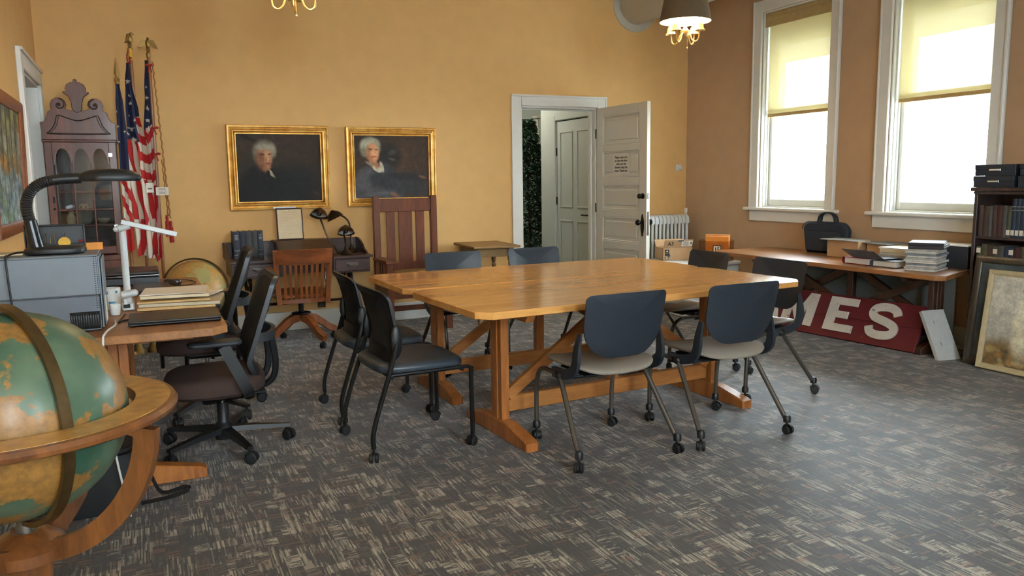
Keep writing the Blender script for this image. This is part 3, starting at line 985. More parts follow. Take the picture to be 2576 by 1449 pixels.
def mesh_chair(label):
    """four-legged guest chair with a mesh back; front = +y"""
    r = thing('mesh_back_chair', label, 'chair', group='black mesh backed guest chairs')
    mb = MB()
    cushion(mb, (0, 0.02, 0.415), 0.243, 0.245, 0.062, 4.2, 44, lambda x, y: -0.22 * max(0, y - 0.15) ** 1.5 - 0.02 * y)
    mb.build('seat', 'vinyl_blue', r)
    def bm_(x, z):
        k = (z - 0.47) / 0.38
        return (x, -0.178 + 0.12 * k - 0.18 * k * k + 1.1 * x * x, z)
    out = rrect(-0.225, 0.225, 0.465, 0.845, (0.09, 0.09, 0.05, 0.05), 7)
    inn = rrect(-0.188, 0.188, 0.545, 0.812, (0.06, 0.06, 0.03, 0.03), 7)
    mb = MB()
    R_ = [[tuple(Vector(bm_(a, b)) + Vector((0, dy, 0))) for a, b in o] for o, dy in ((out, -0.008), (inn, -0.010), (inn, 0.006), (out, 0.008), (out, -0.008))]
    mb.rings(R_, cap=False)
    mb.build('back_frame', 'black_plastic', r)
    mb = MB()
    shell(mb, [(a * 1.02, 0.68 + (b - 0.68) * 1.02) for a, b in inn], bm_, 0.003, 6)
    mb.build('back_mesh', 'mesh_back', r)
    for s in (-1, 1):
        pts = smooth([(s * 0.252, -0.270, 0.07), (s * 0.252, -0.268, 0.15), (s * 0.250, -0.225, 0.29), (s * 0.248, -0.172, 0.44), (s * 0.243, -0.136, 0.56), (s * 0.234, -0.120, 0.64)], 5)
        MB().tube(pts, 0.0125, 10).build('rear_leg', 'leg_black', r)
        mb = MB()
        mb.tube([(s * 0.250, 0.268, 0.06), (s * 0.250, 0.266, 0.425)], 0.0125, 10)
        mb.tube(smooth([(s * 0.250, 0.266, 0.41), (s * 0.250, 0.245, 0.425), (s * 0.250, 0.12, 0.425), (s * 0.248, -0.17, 0.425)], 4), 0.010, 8)
        mb.build('front_leg', 'leg_black', r)
        mb = MB()
        mb.sphere((s * 0.236, -0.128, 0.60), (0.016, 0.030, 0.075), 12, 10)
        mb.build('back_bracket', 'black_plastic', r)
        for (x, y) in ((s * 0.252, -0.270), (s * 0.250, 0.268)):
            put('caster', CAST, None, r, (x, y, 0.0), (0, 0, radians(30 * s + (0 if y > 0 else 40))))
    for y in (-0.16, 0.22):
        MB().tube([(-0.248, y, 0.412), (0.248, y, 0.412)], 0.010, 8).build('cross_rail', 'leg_black', r)
    return r
m0 = mesh_chair('black mesh backed chair at the left end of the tables, nearer the camera')
m0.location = (1.228, 3.947, 0)
m0.rotation_euler = (0, 0, radians(-88))
dup(m0, 'black mesh backed chair at the left end of the tables, nearer the portraits', (1.246, 4.618, 0), radians(-91))

# ---------------------------------------------------------------- office chairs
plain('seat_tweed', S(62, 44, 38), 0.85, var=0.25, scale=160, bump=0.2)
plain('grey_plastic', S(46, 49, 53), 0.4, var=0.08)
def office_chair(label, base_rot, dz=0.0):
    r = thing('office_chair', label, 'chair', group='black office chairs at the computer desk')
    for k in range(5):
        a = radians(base_rot + 72 * k)
        c, s = cos(a), sin(a)
        Ma = Matrix(((c, -s, 0, 0), (s, c, 0, 0), (0, 0, 1, 0), (0, 0, 0, 1)))
        mb = MB()
        mb.sweep([(0.03, 0, 0.105), (0.16, 0, 0.098), (0.335, 0, 0.082)], [(-0.030, -0.016), (0.030, -0.016), (0.024, 0.014), (-0.024, 0.014)], (0, 1, 0), scale=[1.0, 0.82, 0.55], M=Ma)
        mb.build('base_spoke', 'black_plastic', r)
        mbx = put('caster', CAST_BIG, None, r, (0.322 * c, 0.322 * s, 0.0), (0, 0, a + radians(40 + 25 * k)))
    mb = MB()
    mb.lathe([(0.045, 0.055), (0.048, 0.125), (0.036, 0.14), (0.030, 0.15), (0.030, 0.25), (0.0, 0.25)], 20)
    mb.build('column_sleeve', 'black_plastic', r)
    MB().cyl((0, 0, 0.25), (0, 0, 0.33 + dz), 0.014).build('gas_lift', 'chrome', r)
    mb = MB()
    mb.box((0, -0.02, 0.348), (0.16, 0.26, 0.055), 0.015)
    mb.tube([(0.07, 0.05, 0.345), (0.17, 0.07, 0.315)], 0.022, 10)
    mb.box((0, -0.02, 0.377), (0.40, 0.36, 0.014), 0.005)
    mb.build('tilt_mechanism', 'black_plastic', r)
    mb = MB()
    cushion(mb, (0, 0.03, 0.375), 0.250, 0.245, 0.105, 3.2, 48, lambda x, y: -0.30 * max(0, y - 0.12) ** 1.5 - 0.10 * max(0, abs(x) - 0.17))
    mb.build('seat', 'seat_tweed', r)
    def bm_(x, z):
        k = (z - 0.44) / 0.53
        return (x, -0.195 - 0.07 * k - 0.05 * k * k + 0.05 * sin(pi * min(1, k * 1.6)) + 1.0 * x * x, z)
    out = rrect(-0.225, 0.225, 0.44, 0.965, (0.10, 0.10, 0.06, 0.06), 7)
    inn = rrect(-0.190, 0.190, 0.49, 0.93, (0.07, 0.07, 0.04, 0.04), 7)
    mb = MB()
    mb.rings([[tuple(Vector(bm_(a, b)) + Vector((0, dy, 0))) for a, b in o] for o, dy in ((out, -0.014), (inn, -0.012), (inn, 0.008), (out, 0.010), (out, -0.014))], cap=False)
    mb.build('back_frame', 'grey_plastic', r)
    mb = MB()
    shell(mb, [(a * 1.02, 0.71 + (b - 0.71) * 1.02) for a, b in inn], lambda x, z: tuple(Vector(bm_(x, z)) + Vector((0, 0.012, 0))), 0.016, 6)
    mb.build('back_mesh', 'mesh_back', r)
    # lumbar loop and the spine that drops to the seat
    mb = MB()
    mb.sweep(smooth([(-0.205, -0.165, 0.66), (-0.17, -0.235, 0.66), (0, -0.275, 0.66), (0.17, -0.235, 0.66), (0.205, -0.165, 0.66)], 6), [(-0.022, -0.011), (0.022, -0.011), (0.022, 0.011), (-0.022, 0.011)], (0, 0, 1))
    mb.build('lumbar_loop', 'grey_plastic', r)
    for s in (-1, 1):
        MB().tube(smooth([(s * 0.14, -0.245, 0.65), (s * 0.13, -0.262, 0.52), (s * 0.11, -0.250, 0.43), (s * 0.08, -0.20, 0.385), (s * 0.06, -0.10, 0.365)], 5), 0.017, 8).build('back_strut', 'black_plastic', r)
    for s in (-1, 1):
        mb = MB()
        mb.sweep(smooth([(s * 0.19, -0.10, 0.365), (s * 0.262, -0.105, 0.372), (s * 0.285, -0.09, 0.42), (s * 0.285, -0.03, 0.56), (s * 0.283, 0.0, 0.628)], 5), [(-0.016, -0.028), (0.016, -0.028), (0.016, 0.028), (-0.016, 0.028)], (1, 0, 0))
        mb.build('arm_post', 'black_plastic', r)
        mb = MB()
        mb.prism(rrect(-0.045, 0.045, -0.12, 0.13, (0.03, 0.03, 0.04, 0.04), 5), 0.026, T(s * 0.278, 0.035, 0.632), 0.008)
        mb.build('arm_pad', 'grey_plastic', r)
    for ch in r.children:
        if ch.name.split('.')[0] not in ('base_spoke', 'caster', 'column_sleeve', 'gas_lift'):
            ch.location.z += dz + (0.02 if ch.name.startswith('arm_') else 0.0)
    return r
CAST_BIG = caster_mesh(0.030, 0.019, 0.007)
CAST_BIG.materials.append(MATS['dark_rubber'])
oc = office_chair('black office chair in front of the computer desk, nearer the globe', -92, -0.05)
oc.location = (0.325, 4.270, 0)
oc.rotation_euler = (0, 0, radians(90))
oc2 = office_chair('black office chair at the far end of the computer desk', -143, 0.03)
oc2.location = (0.310, 5.010, 0)
oc2.rotation_euler = (0, 0, radians(88))

# ---------------------------------------------------------------- oak swivel chair
sw = thing('swivel_chair', 'old oak swivel armchair pushed up to the dark writing desk', 'chair', (1.205, 6.83, 0), radians(-3))
for k, a in enumerate((25, 115, 205, 295)):
    Ma = R('Z', a)
    mb = MB()
    pts = smooth([(0.035, 0, 0.235), (0.12, 0, 0.215), (0.20, 0, 0.165), (0.27, 0, 0.115), (0.34, 0, 0.085)], 4)
    mb.sweep(pts, [(-0.028, -0.034), (0.028, -0.034), (0.028, 0.030), (-0.028, 0.030)], (0, 1, 0), scale=[1.0 - 0.28 * i / (len(pts) - 1) for i in range(len(pts))], M=Ma)
    mb.build('base_leg', 'oak_leg', sw)
    put('caster', CAST, None, sw, (0.315 * cos(radians(a)), 0.315 * sin(radians(a)), 0.0), (0, 0, radians(a + 30)))
mb = MB()
mb.lathe([(0.06, 0.255), (0.062, 0.265), (0.03, 0.27), (0.022, 0.28), (0.022, 0.35), (0.055, 0.39), (0.07, 0.415), (0.0, 0.415)], 20)
mb.tube([(0.075 * cos(t), 0.075 * sin(t), 0.268) for t in [2 * pi * i / 24 for i in range(24)]], 0.007, 8, closed=True)
mb.build('iron_column', 'black_iron', sw)
mb = MB()
cushion(mb, (0, 0.02, 0.415), 0.262, 0.250, 0.048, 5, 44, lambda x, y: -0.012 * (1 - min(1, (x * x + y * y) * 22)))
mb.build('seat', 'oak_red', sw)
def yb(x, z):
    return -0.225 - 0.10 * (z - 0.45) / 0.4 - 0.62 * (0.0625 - x * x) * 0.9
mb = MB()
def crest(u, v):
    x = -0.252 + 0.504 * u
    return (x, yb(x, 0.77), 0.715 + 0.125 * v)
R_ = []
for i in range(25):
    x = -0.252 + 0.504 * i / 24
    zt_ = 0.838 - 0.10 * (x / 0.252) ** 8 * 0.15
    zb_ = 0.712 + 0.012 * (x / 0.252) ** 2
    y0, y1 = yb(x, zb_), yb(x, zt_)
    R_.append([(x, y0 - 0.012, zb_), (x, y0 + 0.012, zb_), (x, y1 + 0.010, zt_), (x, y1, zt_ + 0.006), (x, y1 - 0.010, zt_)])
mb.rings(R_)
mb.build('crest_rail', 'oak_red', sw)
for i in range(8):
    x = -0.168 + 0.336 * i / 7
    mb = MB()
    mb.sweep([(x * 0.98, yb(x, 0.40) + 0.01, 0.415), (x, yb(x, 0.56) + 0.014, 0.56), (x * 1.03, yb(x, 0.72), 0.72)], [(-0.0125, -0.006), (0.0125, -0.006), (0.0125, 0.006), (-0.0125, 0.006)], (1, 0, 0))
    mb.build('back_slat', 'oak_leg', sw)
for s in (-1, 1):
    mb = MB()
    mb.sweep([(s * 0.222, -0.215, 0.375), (s * 0.230, -0.225, 0.50), (s * 0.243, -0.262, 0.66), (s * 0.250, -0.300, 0.835)], [(-0.022, -0.016), (0.022, -0.016), (0.022, 0.016), (-0.022, 0.016)], (1, 0, 0))
    mb.build('back_post', 'oak_leg', sw)
    mb = MB()
    mb.prism(smooth([(0.245, -0.26, 0), (0.300, -0.10, 0), (0.315, 0.08, 0), (0.300, 0.20, 0), (0.262, 0.21, 0), (0.245, 0.10, 0), (0.238, -0.08, 0), (0.215, -0.25, 0)], 3, True) if False else [(s * a, b) for a, b in ((0.240, -0.26), (0.298, -0.10), (0.318, 0.06), (0.312, 0.18), (0.280, 0.215), (0.250, 0.18), (0.246, 0.06), (0.238, -0.08), (0.214, -0.25))], 0.024, T(0, 0, 0.645), 0.004)
    mb.build('arm', 'oak_red', sw)
    mb = MB()
    mb.sweep(smooth([(s * 0.262, 0.10, 0.43), (s * 0.285, 0.11, 0.50), (s * 0.272, 0.12, 0.58), (s * 0.285, 0.12, 0.648)], 4), [(-0.015, -0.024), (0.015, -0.024), (0.015, 0.024), (-0.015, 0.024)], (1, 0, 0))
    mb.build('arm_support', 'oak_leg', sw)
MB().sweep([(-0.222 + 0.444 * i / 12, yb(-0.222 + 0.444 * i / 12, 0.40) + 0.008, 0.405) for i in range(13)], [(-0.018, -0.012), (0.018, -0.012), (0.018, 0.012), (-0.018, 0.012)], (0, 0, 1)).build('bottom_rail', 'oak_red', sw)

for ch in sw.children:
    if ch.name.split('.')[0] not in ('base_leg', 'caster', 'iron_column'):
        ch.scale.x = 0.88
# ---------------------------------------------------------------- tall mission armchair
tc_ = thing('tall_armchair', 'very tall dark slatted wooden armchair below the woman portrait', 'chair', (2.298, 7.06, 0), radians(0))
for s in (-1, 1):
    MB().box((s * 0.283, 0.20, 0.62), (0.062, 0.055, 1.24), 0.004).build('back_post', 'mission', tc_)
    MB().box((s * 0.283, -0.17, 0.32), (0.062, 0.062, 0.64), 0.004).build('front_post', 'mission', tc_)
    MB().prism([(-0.25, -0.05), (0.19, -0.05), (0.19, 0.05), (-0.25, 0.05)], 0.028, T(s * 0.283, 0, 0.64) @ R('Z', 90), 0.004).build('arm', 'mission', tc_)
    MB().box((s * 0.283, 0.015, 0.35), (0.026, 0.30, 0.11), 0.003).build('side_rail', 'mission', tc_)
    for y in (-0.06, 0.02, 0.10):
        MB().box((s * 0.283, y, 0.52), (0.014, 0.045, 0.24), 0.002).build('side_slat', 'mission', tc_)
MB().box((0, 0.20, 1.155), (0.504, 0.034, 0.125), 0.003).build('top_rail', 'mission', tc_)
MB().box((0, 0.20, 0.575), (0.504, 0.034, 0.07), 0.003).build('lower_rail', 'mission', tc_)
for x, w_ in ((-0.146, 0.085), (0.0, 0.135), (0.146, 0.085)):
    MB().box((x, 0.20, 0.851), (w_, 0.016, 0.484), 0.002).build('back_slat', 'mission', tc_)
MB().box((0, -0.17, 0.37), (0.504, 0.03, 0.12), 0.003).build('front_rail', 'mission', tc_)
mb = MB()
cushion(mb, (0, 0.005, 0.40), 0.25, 0.17, 0.06, 8, 40)
mb.build('seat', plain('seat_leather', S(92, 44, 28), 0.45, var=0.1), tc_)
MB().box((0, 0.20, 0.16), (0.504, 0.022, 0.05), 0.003).build('back_stretcher', 'mission', tc_)

# ---------------------------------------------------------------- small stand
st = thing('side_stand', 'small brown stand with turned legs left of the doorway', 'table', (3.08, 7.13, 0), radians(-4))
MB().prism([(-0.235, -0.33), (0.235, -0.33), (0.235, 0.33), (-0.235, 0.33)], 0.022, T(0, 0, 0.733), 0.006).build('top', 'plain_oak', st)
mb = MB()
for s in (-1, 1):
    mb.box((s * 0.165, 0, 0.69), (0.02, 0.44, 0.085), 0.003)
    mb.box((0, s * 0.24, 0.69), (0.30, 0.02, 0.085), 0.003)
mb.build('apron', 'plain_oak', st)
for sx in (-1, 1):
    for sy in (-1, 1):
        mb = MB()
        mb.box((sx * 0.165, sy * 0.24, 0.67), (0.05, 0.05, 0.125), 0.003)
        mb.lathe([(0.0, 0.0), (0.014, 0.0), (0.018, 0.03), (0.012, 0.08), (0.020, 0.25), (0.022, 0.42), (0.016, 0.50), (0.024, 0.52), (0.014, 0.54), (0.024, 0.565), (0.024, 0.61), (0.0, 0.61)], 14, T(sx * 0.165, sy * 0.24, 0))
        mb.build('leg', 'plain_oak', st)

# ---------------------------------------------------------------- radiator
rad = thing('radiator', 'white cast iron column radiator in the corner behind the door', 'radiator', (5.37, 7.37, 0))
plain('radiator_paint', S(222, 224, 220), 0.42, var=0.02)
mb = MB()
for y in (-0.075, 0.0, 0.075):
    mb.tube([(0, y, 0.13), (0, y, 0.90)], 0.017, 10)
mb.sweep(smooth([(0, -0.078, 0.86), (0, -0.075, 0.915), (0, -0.045, 0.942), (0, 0.045, 0.942), (0, 0.075, 0.915), (0, 0.078, 0.86)], 4), [(-0.021, -0.016), (0.021, -0.016), (0.021, 0.020), (-0.021, 0.020)], (1, 0, 0))
mb.sweep(smooth([(0, -0.078, 0.19), (0, -0.07, 0.13), (0, -0.04, 0.105), (0, 0.04, 0.105), (0, 0.07, 0.13), (0, 0.078, 0.19)], 4), [(-0.021, -0.016), (0.021, -0.016), (0.021, 0.020), (-0.021, 0.020)], (1, 0, 0))
mb.tube([(-0.028, 0, 0.88), (0.028, 0, 0.88)], 0.022, 10)
mb.tube([(-0.028, 0, 0.15), (0.028, 0, 0.15)], 0.022, 10)
sec = mb.mesh('section')
sec.materials.append(MATS['radiator_paint'])
for i in range(14):
    put('section', sec, None, rad, (-0.40 + 0.0525 * i, 0, 0))
for i in (0, 13):
    mb = MB()
    for y in (-0.07, 0.07):
        mb.lathe([(0.024, 0.0), (0.016, 0.04), (0.018, 0.12), (0.0, 0.12)], 10, T(-0.40 + 0.0525 * i, y, 0))
    mb.build('foot', 'radiator_paint', rad)
mb = MB()
mb.tube([(0.34, 0.02, 0.0), (0.34, 0.02, 0.985)], 0.016, 10)
mb.build('riser_pipe', 'radiator_paint', rad)
mb = MB()
mb.lathe([(0.022, 0.86), (0.024, 0.88), (0.024, 0.93), (0.018, 0.945)], 12, T(0.34, 0.02, 0))
mb.build('valve', 'gunmetal', rad)
MB().box((0.34, 0.02, 1.0), (0.03, 0.03, 0.055), 0.004).build('valve_cap', 'trim_paint', rad)

# thermostat, socket, duct
th = thing('thermostat', 'small white thermostat on the back wall near the corner', 'thermostat', (5.700, YB, 1.488))
MB().box((0, -0.008, 0), (0.075, 0.016, 0.075), 0.004).build('plate', 'white_plastic', th)
MB().lathe([(0.026, 0), (0.026, 0.018), (0.018, 0.026), (0.0, 0.026)], 20, T(0.012, -0.016, 0) @ R('X', 90)).build('dial', 'white_plastic', th)
so = thing('wall_socket', 'dark brown wall socket low beside the swivel chair', 'socket', (1.524, YB, 0.248))
plain('socket_brown', S(58, 42, 26), 0.5)
MB().box((0, -0.004, 0), (0.075, 0.008, 0.115), 0.003).build('plate', 'socket_brown', so)
for z in (-0.024, 0.024):
    MB().lathe([(0.016, 0), (0.016, 0.004), (0.0, 0.004)], 16, T(0, -0.008, z) @ R('X', 90)).build('outlet', 'gunmetal', so)
du = thing('ventilation_duct', 'round white ventilation duct leaving the back wall under the ceiling', 'duct', (5.09, YB, 3.255))
plain('duct_paint', S(196, 192, 178), 0.5, var=0.03)
MB().tube([(0, 0.1, 0), (0, -9.34, 0)], 0.205, 40).build('pipe', 'duct_paint', du)
MB().lathe([(0.205, 0.0), (0.285, 0.0), (0.285, 0.012), (0.205, 0.016), (0.205, 0.0)], 40, R('X', 90)).build('wall_collar', 'duct_paint', du)
for k in range(4):
    MB().tube([(0.207 * cos(t), -1.6 - 1.9 * k, 0.207 * sin(t)) for t in [2 * pi * i / 40 for i in range(40)]], 0.008, 6, closed=True).build('seam_ring', 'duct_paint', du)
# ================================================================ framed pictures
def gilt():
    m, nt, b = newmat('gilt')
    tc = nd(nt, 'ShaderNodeTexCoord')
    no = nd(nt, 'ShaderNodeTexNoise')
    setin(no, Scale=14.0, Detail=3.0)
    nt.links.new(tc.outputs['Object'], no.inputs['Vector'])
    nt.links.new(ramp(nt, no.outputs[0], [(0.25, S(190, 134, 56)), (0.5, S(224, 174, 88)), (0.8, S(244, 208, 126))]), b.inputs['Base Color'])
    setin(b, Roughness=0.42, Metallic=0.6)
gilt()
vcol('oil_paint', 0.85)
vcol('print', 0.65)
def frame_bars(root, W, H, prof, mat, name='frame_bar'):
    """four mitred bars; prof = [(inward, forward)] section; local xz plane, front -y, bottom centre at origin"""
    k = len(prof)
    C4 = [(-W / 2, 0, 1, 1), (W / 2, 0, -1, 1), (W / 2, H, -1, -1), (-W / 2, H, 1, -1)]
    for i in range(4):
        A, B = C4[i], C4[(i + 1) % 4]
        R_ = [[(c[0] + c[2] * a, -f, c[1] + c[3] * a) for a, f in prof] for c in (A, B)]
        mb = MB()
        mb.rings(R_)
        mb.build(name, mat, root, angle=50)
GP = [(0, 0), (0, 0.022), (0.005, 0.031), (0.018, 0.033), (0.022, 0.018), (0.036, 0.013), (0.040, 0.026), (0.046, 0.031), (0.056, 0.031), (0.060, 0.016), (0.068, 0.012), (0.071, 0.019), (0.078, 0.019), (0.078, 0)]
def picture(name, label, cat, loc, rz, W, H, prof, mat, img, tilt=0.0, inset=None, pm='oil_paint', back=0.004):
    r = thing(name, label, cat, loc, rz)
    r.rotation_euler = (radians(tilt), 0, rz)
    frame_bars(r, W, H, prof, mat)
    ins = inset if inset is not None else prof[-1][0] - 0.004
    me = paint_mesh('canvas', W - 2 * ins, H - 2 * ins, img)
    put('canvas', me, pm, r, (0, -back - 0.006, ins))
    MB().box((0, -0.002, H / 2), (W - 0.02, 0.004, H - 0.02)).build('backing', 'ink', r)
    return r
# man: white hair, turned head, dark suit
pm_ = [(0.5, 0.15, 0.6, 0.25, 0, (66, 54, 44), 0.8, 0.8), (0.85, 0.35, 0.35, 0.4, 0, (56, 44, 36), 0.7, 0.8), (0.35, 0.95, 0.42, 0.42, 0, (26, 26, 28), 0.95, 0.25),
       (0.60, 0.80, 0.36, 0.30, -18, (30, 31, 33), 0.9, 0.4), (0.30, 0.70, 0.22, 0.22, 20, (27, 27, 29), 0.9, 0.3), (0.13, 0.06, 0.14, 0.03, 25, (32, 26, 22), 0.8, 0.6),
       (0.335, 0.47, 0.05, 0.10, 0, (120, 78, 56), 0.9, 0.35), (0.325, 0.24, 0.125, 0.14, 0, (132, 128, 112), 0.85, 0.3), (0.42, 0.24, 0.045, 0.11, -10, (148, 142, 124), 0.7, 0.4), (0.23, 0.30, 0.04, 0.11, 0, (104, 98, 82), 0.7, 0.5),
       (0.325, 0.36, 0.088, 0.175, -4, (158, 110, 80), 0.95, 0.22), (0.365, 0.33, 0.048, 0.10, 0, (196, 148, 112), 0.7, 0.5), (0.275, 0.40, 0.05, 0.13, 0, (112, 74, 54), 0.75, 0.5),
       (0.33, 0.20, 0.09, 0.045, 0, (150, 146, 130), 0.8, 0.5), (0.30, 0.305, 0.03, 0.014, 8, (70, 48, 38), 0.8, 0.5), (0.385, 0.30, 0.024, 0.013, -5, (84, 56, 44), 0.8, 0.5), (0.36, 0.365, 0.014, 0.05, -8, (206, 158, 122), 0.6, 0.5), (0.345, 0.37, 0.010, 0.04, 0, (116, 76, 58), 0.5, 0.5),
       (0.365, 0.435, 0.032, 0.011, 0, (118, 66, 54), 0.8, 0.5), (0.37, 0.49, 0.03, 0.025, 0, (184, 132, 100), 0.5, 0.5), (0.395, 0.58, 0.018, 0.06, -28, (186, 172, 146), 0.9, 0.3), (0.425, 0.62, 0.010, 0.035, -30, (150, 138, 118), 0.8, 0.4),
       (0.36, 0.575, 0.02, 0.035, 10, (20, 20, 22), 0.9, 0.3), (0.93, 0.88, 0.05, 0.025, 30, (84, 56, 44), 0.5, 0.8)]
img1 = paint(190, 150, (48, 41, 36), pm_, 1.25, 0.07, 3)
p1 = picture('portrait_painting', 'oil portrait of a white-haired man in a dark suit, wide gilt frame', 'painting', (1.198, YB - 0.012, 1.135), 0, 0.902, 0.763, GP, 'gilt', img1, 1.6)
mb = MB(); mb.box((0.02, -0.034, 0.016), (0.20, 0.004, 0.020), 0.001); mb.build('name_plate', 'chrome', p1)
# woman: curled white hair, grey dress, pale collar
pw_ = [(0.75, 0.25, 0.45, 0.4, 0, (70, 54, 42), 0.8, 0.8), (0.62, 0.5, 0.10, 0.35, 0, (84, 62, 46), 0.5, 0.9), (0.47, 0.33, 0.14, 0.2, 0, (38, 36, 36), 0.8, 0.4), (0.50, 0.27, 0.05, 0.04, -20, (92, 92, 92), 0.5, 0.7), (0.50, 0.38, 0.05, 0.02, 15, (110, 112, 112), 0.5, 0.7),
       (0.30, 0.90, 0.34, 0.40, 0, (74, 73, 76), 0.95, 0.2), (0.14, 0.68, 0.12, 0.20, 25, (82, 80, 82), 0.95, 0.25), (0.40, 0.62, 0.14, 0.20, -25, (60, 59, 62), 0.95, 0.3), (0.66, 0.80, 0.36, 0.14, 12, (52, 53, 57), 0.9, 0.4), (0.72, 0.66, 0.28, 0.06, 4, (44, 44, 47), 0.8, 0.5),
       (0.30, 0.72, 0.12, 0.12, 30, (48, 48, 52), 0.7, 0.5), (0.16, 0.80, 0.05, 0.22, -8, (82, 82, 86), 0.5, 0.6), (0.30, 0.93, 0.20, 0.03, -6, (92, 94, 98), 0.5, 0.6),
       (0.91, 0.665, 0.055, 0.022, 18, (136, 84, 60), 0.75, 0.5), (0.52, 0.945, 0.06, 0.03, 25, (150, 98, 72), 0.7, 0.5),
       (0.245, 0.42, 0.05, 0.09, 0, (166, 112, 78), 0.95, 0.3), (0.30, 0.53, 0.07, 0.045, 35, (206, 196, 170), 0.95, 0.25), (0.36, 0.50, 0.025, 0.09, -15, (198, 188, 164), 0.9, 0.25), (0.20, 0.45, 0.06, 0.02, 30, (150, 148, 140), 0.7, 0.5), (0.295, 0.475, 0.03, 0.05, 0, (172, 118, 84), 0.9, 0.4),
       (0.215, 0.19, 0.135, 0.165, 0, (150, 148, 128), 0.95, 0.2), (0.15, 0.14, 0.06, 0.07, 20, (176, 174, 152), 0.7, 0.5), (0.28, 0.12, 0.06, 0.06, 0, (168, 166, 146), 0.7, 0.5), (0.13, 0.27, 0.045, 0.07, 0, (122, 118, 100), 0.7, 0.5),
       (0.245, 0.275, 0.082, 0.155, -3, (196, 138, 98), 0.96, 0.2), (0.275, 0.28, 0.045, 0.12, 0, (222, 168, 124), 0.6, 0.5), (0.185, 0.30, 0.03, 0.10, 0, (160, 106, 74), 0.6, 0.6),
       (0.215, 0.225, 0.024, 0.011, 0, (84, 56, 42), 0.8, 0.5), (0.295, 0.228, 0.022, 0.010, 0, (84, 56, 42), 0.8, 0.5), (0.262, 0.285, 0.012, 0.045, 0, (230, 178, 136), 0.6, 0.5), (0.255, 0.34, 0.034, 0.011, -4, (150, 72, 60), 0.85, 0.5), (0.21, 0.21, 0.035, 0.006, 8, (120, 90, 66), 0.6, 0.6)]
img2 = paint(190, 150, (56, 45, 37), pw_, 1.2, 0.07, 5)
picture('portrait_painting', 'oil portrait of a white-haired woman in a grey dress, gilt frame', 'painting', (2.262, YB - 0.012, 1.142), 0, 0.898, 0.752, GP, 'gilt', img2, 1.5)
# left wall landscape
wood('frame_brown', S(110, 58, 28), S(150, 86, 44), 'x', 10, 0.4, 0.2)
rng = np.random.RandomState(8)
bl = [(0.5, 0.2, 0.8, 0.3, 0, (118, 122, 96), 0.9, 0.6), (0.5, 0.8, 0.9, 0.35, 0, (112, 132, 140), 0.95, 0.6)]
for i in range(150):
    x, y = rng.rand(), rng.rand()
    c = [(150, 140, 78), (92, 96, 70), (176, 172, 150), (70, 66, 52)][rng.randint(4)] if y < 0.45 else ([(172, 118, 52), (206, 150, 70), (120, 92, 60)][rng.randint(3)] if y < 0.56 else [(150, 172, 178), (96, 116, 112), (86, 104, 128), (180, 190, 186), (106, 130, 104)][rng.randint(5)])
    bl.append((x, y, 0.035 + 0.08 * rng.rand(), 0.04 + 0.08 * rng.rand() if y < 0.45 else 0.02 + 0.05 * rng.rand(), rng.uniform(-8, 8), c, 0.65, 0.6))
for x in (0.2, 0.36, 0.52, 0.68, 0.84):
    bl.append((x, 0.24, 0.022, 0.30, 2, (62, 54, 44), 0.8, 0.5)); bl.append((x + 0.01, 0.72, 0.02, 0.14, 0, (110, 84, 58), 0.55, 0.6))
img3 = paint(170, 120, (130, 132, 118), bl, 1.5, 0.16, 9)
BP = [(0, 0), (0, 0.030), (0.010, 0.036), (0.050, 0.030), (0.066, 0.018), (0.066, 0)]
lp = picture('landscape_painting', 'painting of trees reflected in water, brown frame on left wall', 'painting', (XL + 0.008, 5.20, 1.115), radians(90), 1.22, 0.775, BP, 'frame_brown', img3, 1.2)

# ================================================================ dark writing desk against the back wall
wd = thing('writing_desk', 'dark antique writing desk with sloped lid and iron legs under the portrait', 'desk', (1.268, 7.235, 0))
tops = [(-0.605, -0.155, 'left_top'), (0.265, 0.625, 'right_top')]
for x0, x1, nm in tops:
    MB().box(((x0 + x1) / 2, 0, 0.713), (x1 - x0, 0.54, 0.022), 0.004).build(nm, 'dark_wood', wd)
for x0, x1 in ((-0.59, -0.16), (0.27, 0.605)):
    MB().box(((x0 + x1) / 2, 0.01, 0.635), (x1 - x0, 0.48, 0.132), 0.003).build('case', 'dark_wood', wd)
    dr = MB().box(((x0 + x1) / 2, -0.235, 0.637), (x1 - x0 - 0.03, 0.018, 0.108), 0.005).build('drawer', 'dark_wood', wd)
    mb = MB()
    xc = (x0 + x1) / 2
    mb.tube(smooth([(xc - 0.045, -0.246, 0.648), (xc - 0.03, -0.272, 0.638), (xc, -0.278, 0.628), (xc + 0.03, -0.272, 0.638), (xc + 0.045, -0.246, 0.648)], 4), 0.006, 8)
    mb.box((xc, -0.247, 0.652), (0.11, 0.006, 0.03), 0.002)
    mb.build('drawer_pull', 'gunmetal', dr)
# sloped centre
Mx = Matrix(((0, 0, 1, -0.165), (1, 0, 0, 0), (0, 1, 0, 0), (0, 0, 0, 1)))
MB().prism([(-0.10, 0.575), (0.265, 0.575), (0.265, 0.845), (0.06, 0.845), (-0.10, 0.790)], 0.44, Mx, 0.003).build('centre_case', 'dark_wood', wd)
mb = MB()
mb.sweep([(0.055, 0.045, 0.857), (0.055, -0.275, 0.747)], [(-0.24, -0.008), (0.24, -0.008), (0.24, 0.008), (-0.24, 0.008)], (1, 0, 0))
mb.build('sloped_lid', 'dark_wood', wd)
MB().box((0.055, 0.155, 0.853), (0.48, 0.225, 0.014), 0.003).build('lid_shelf', 'dark_wood', wd)
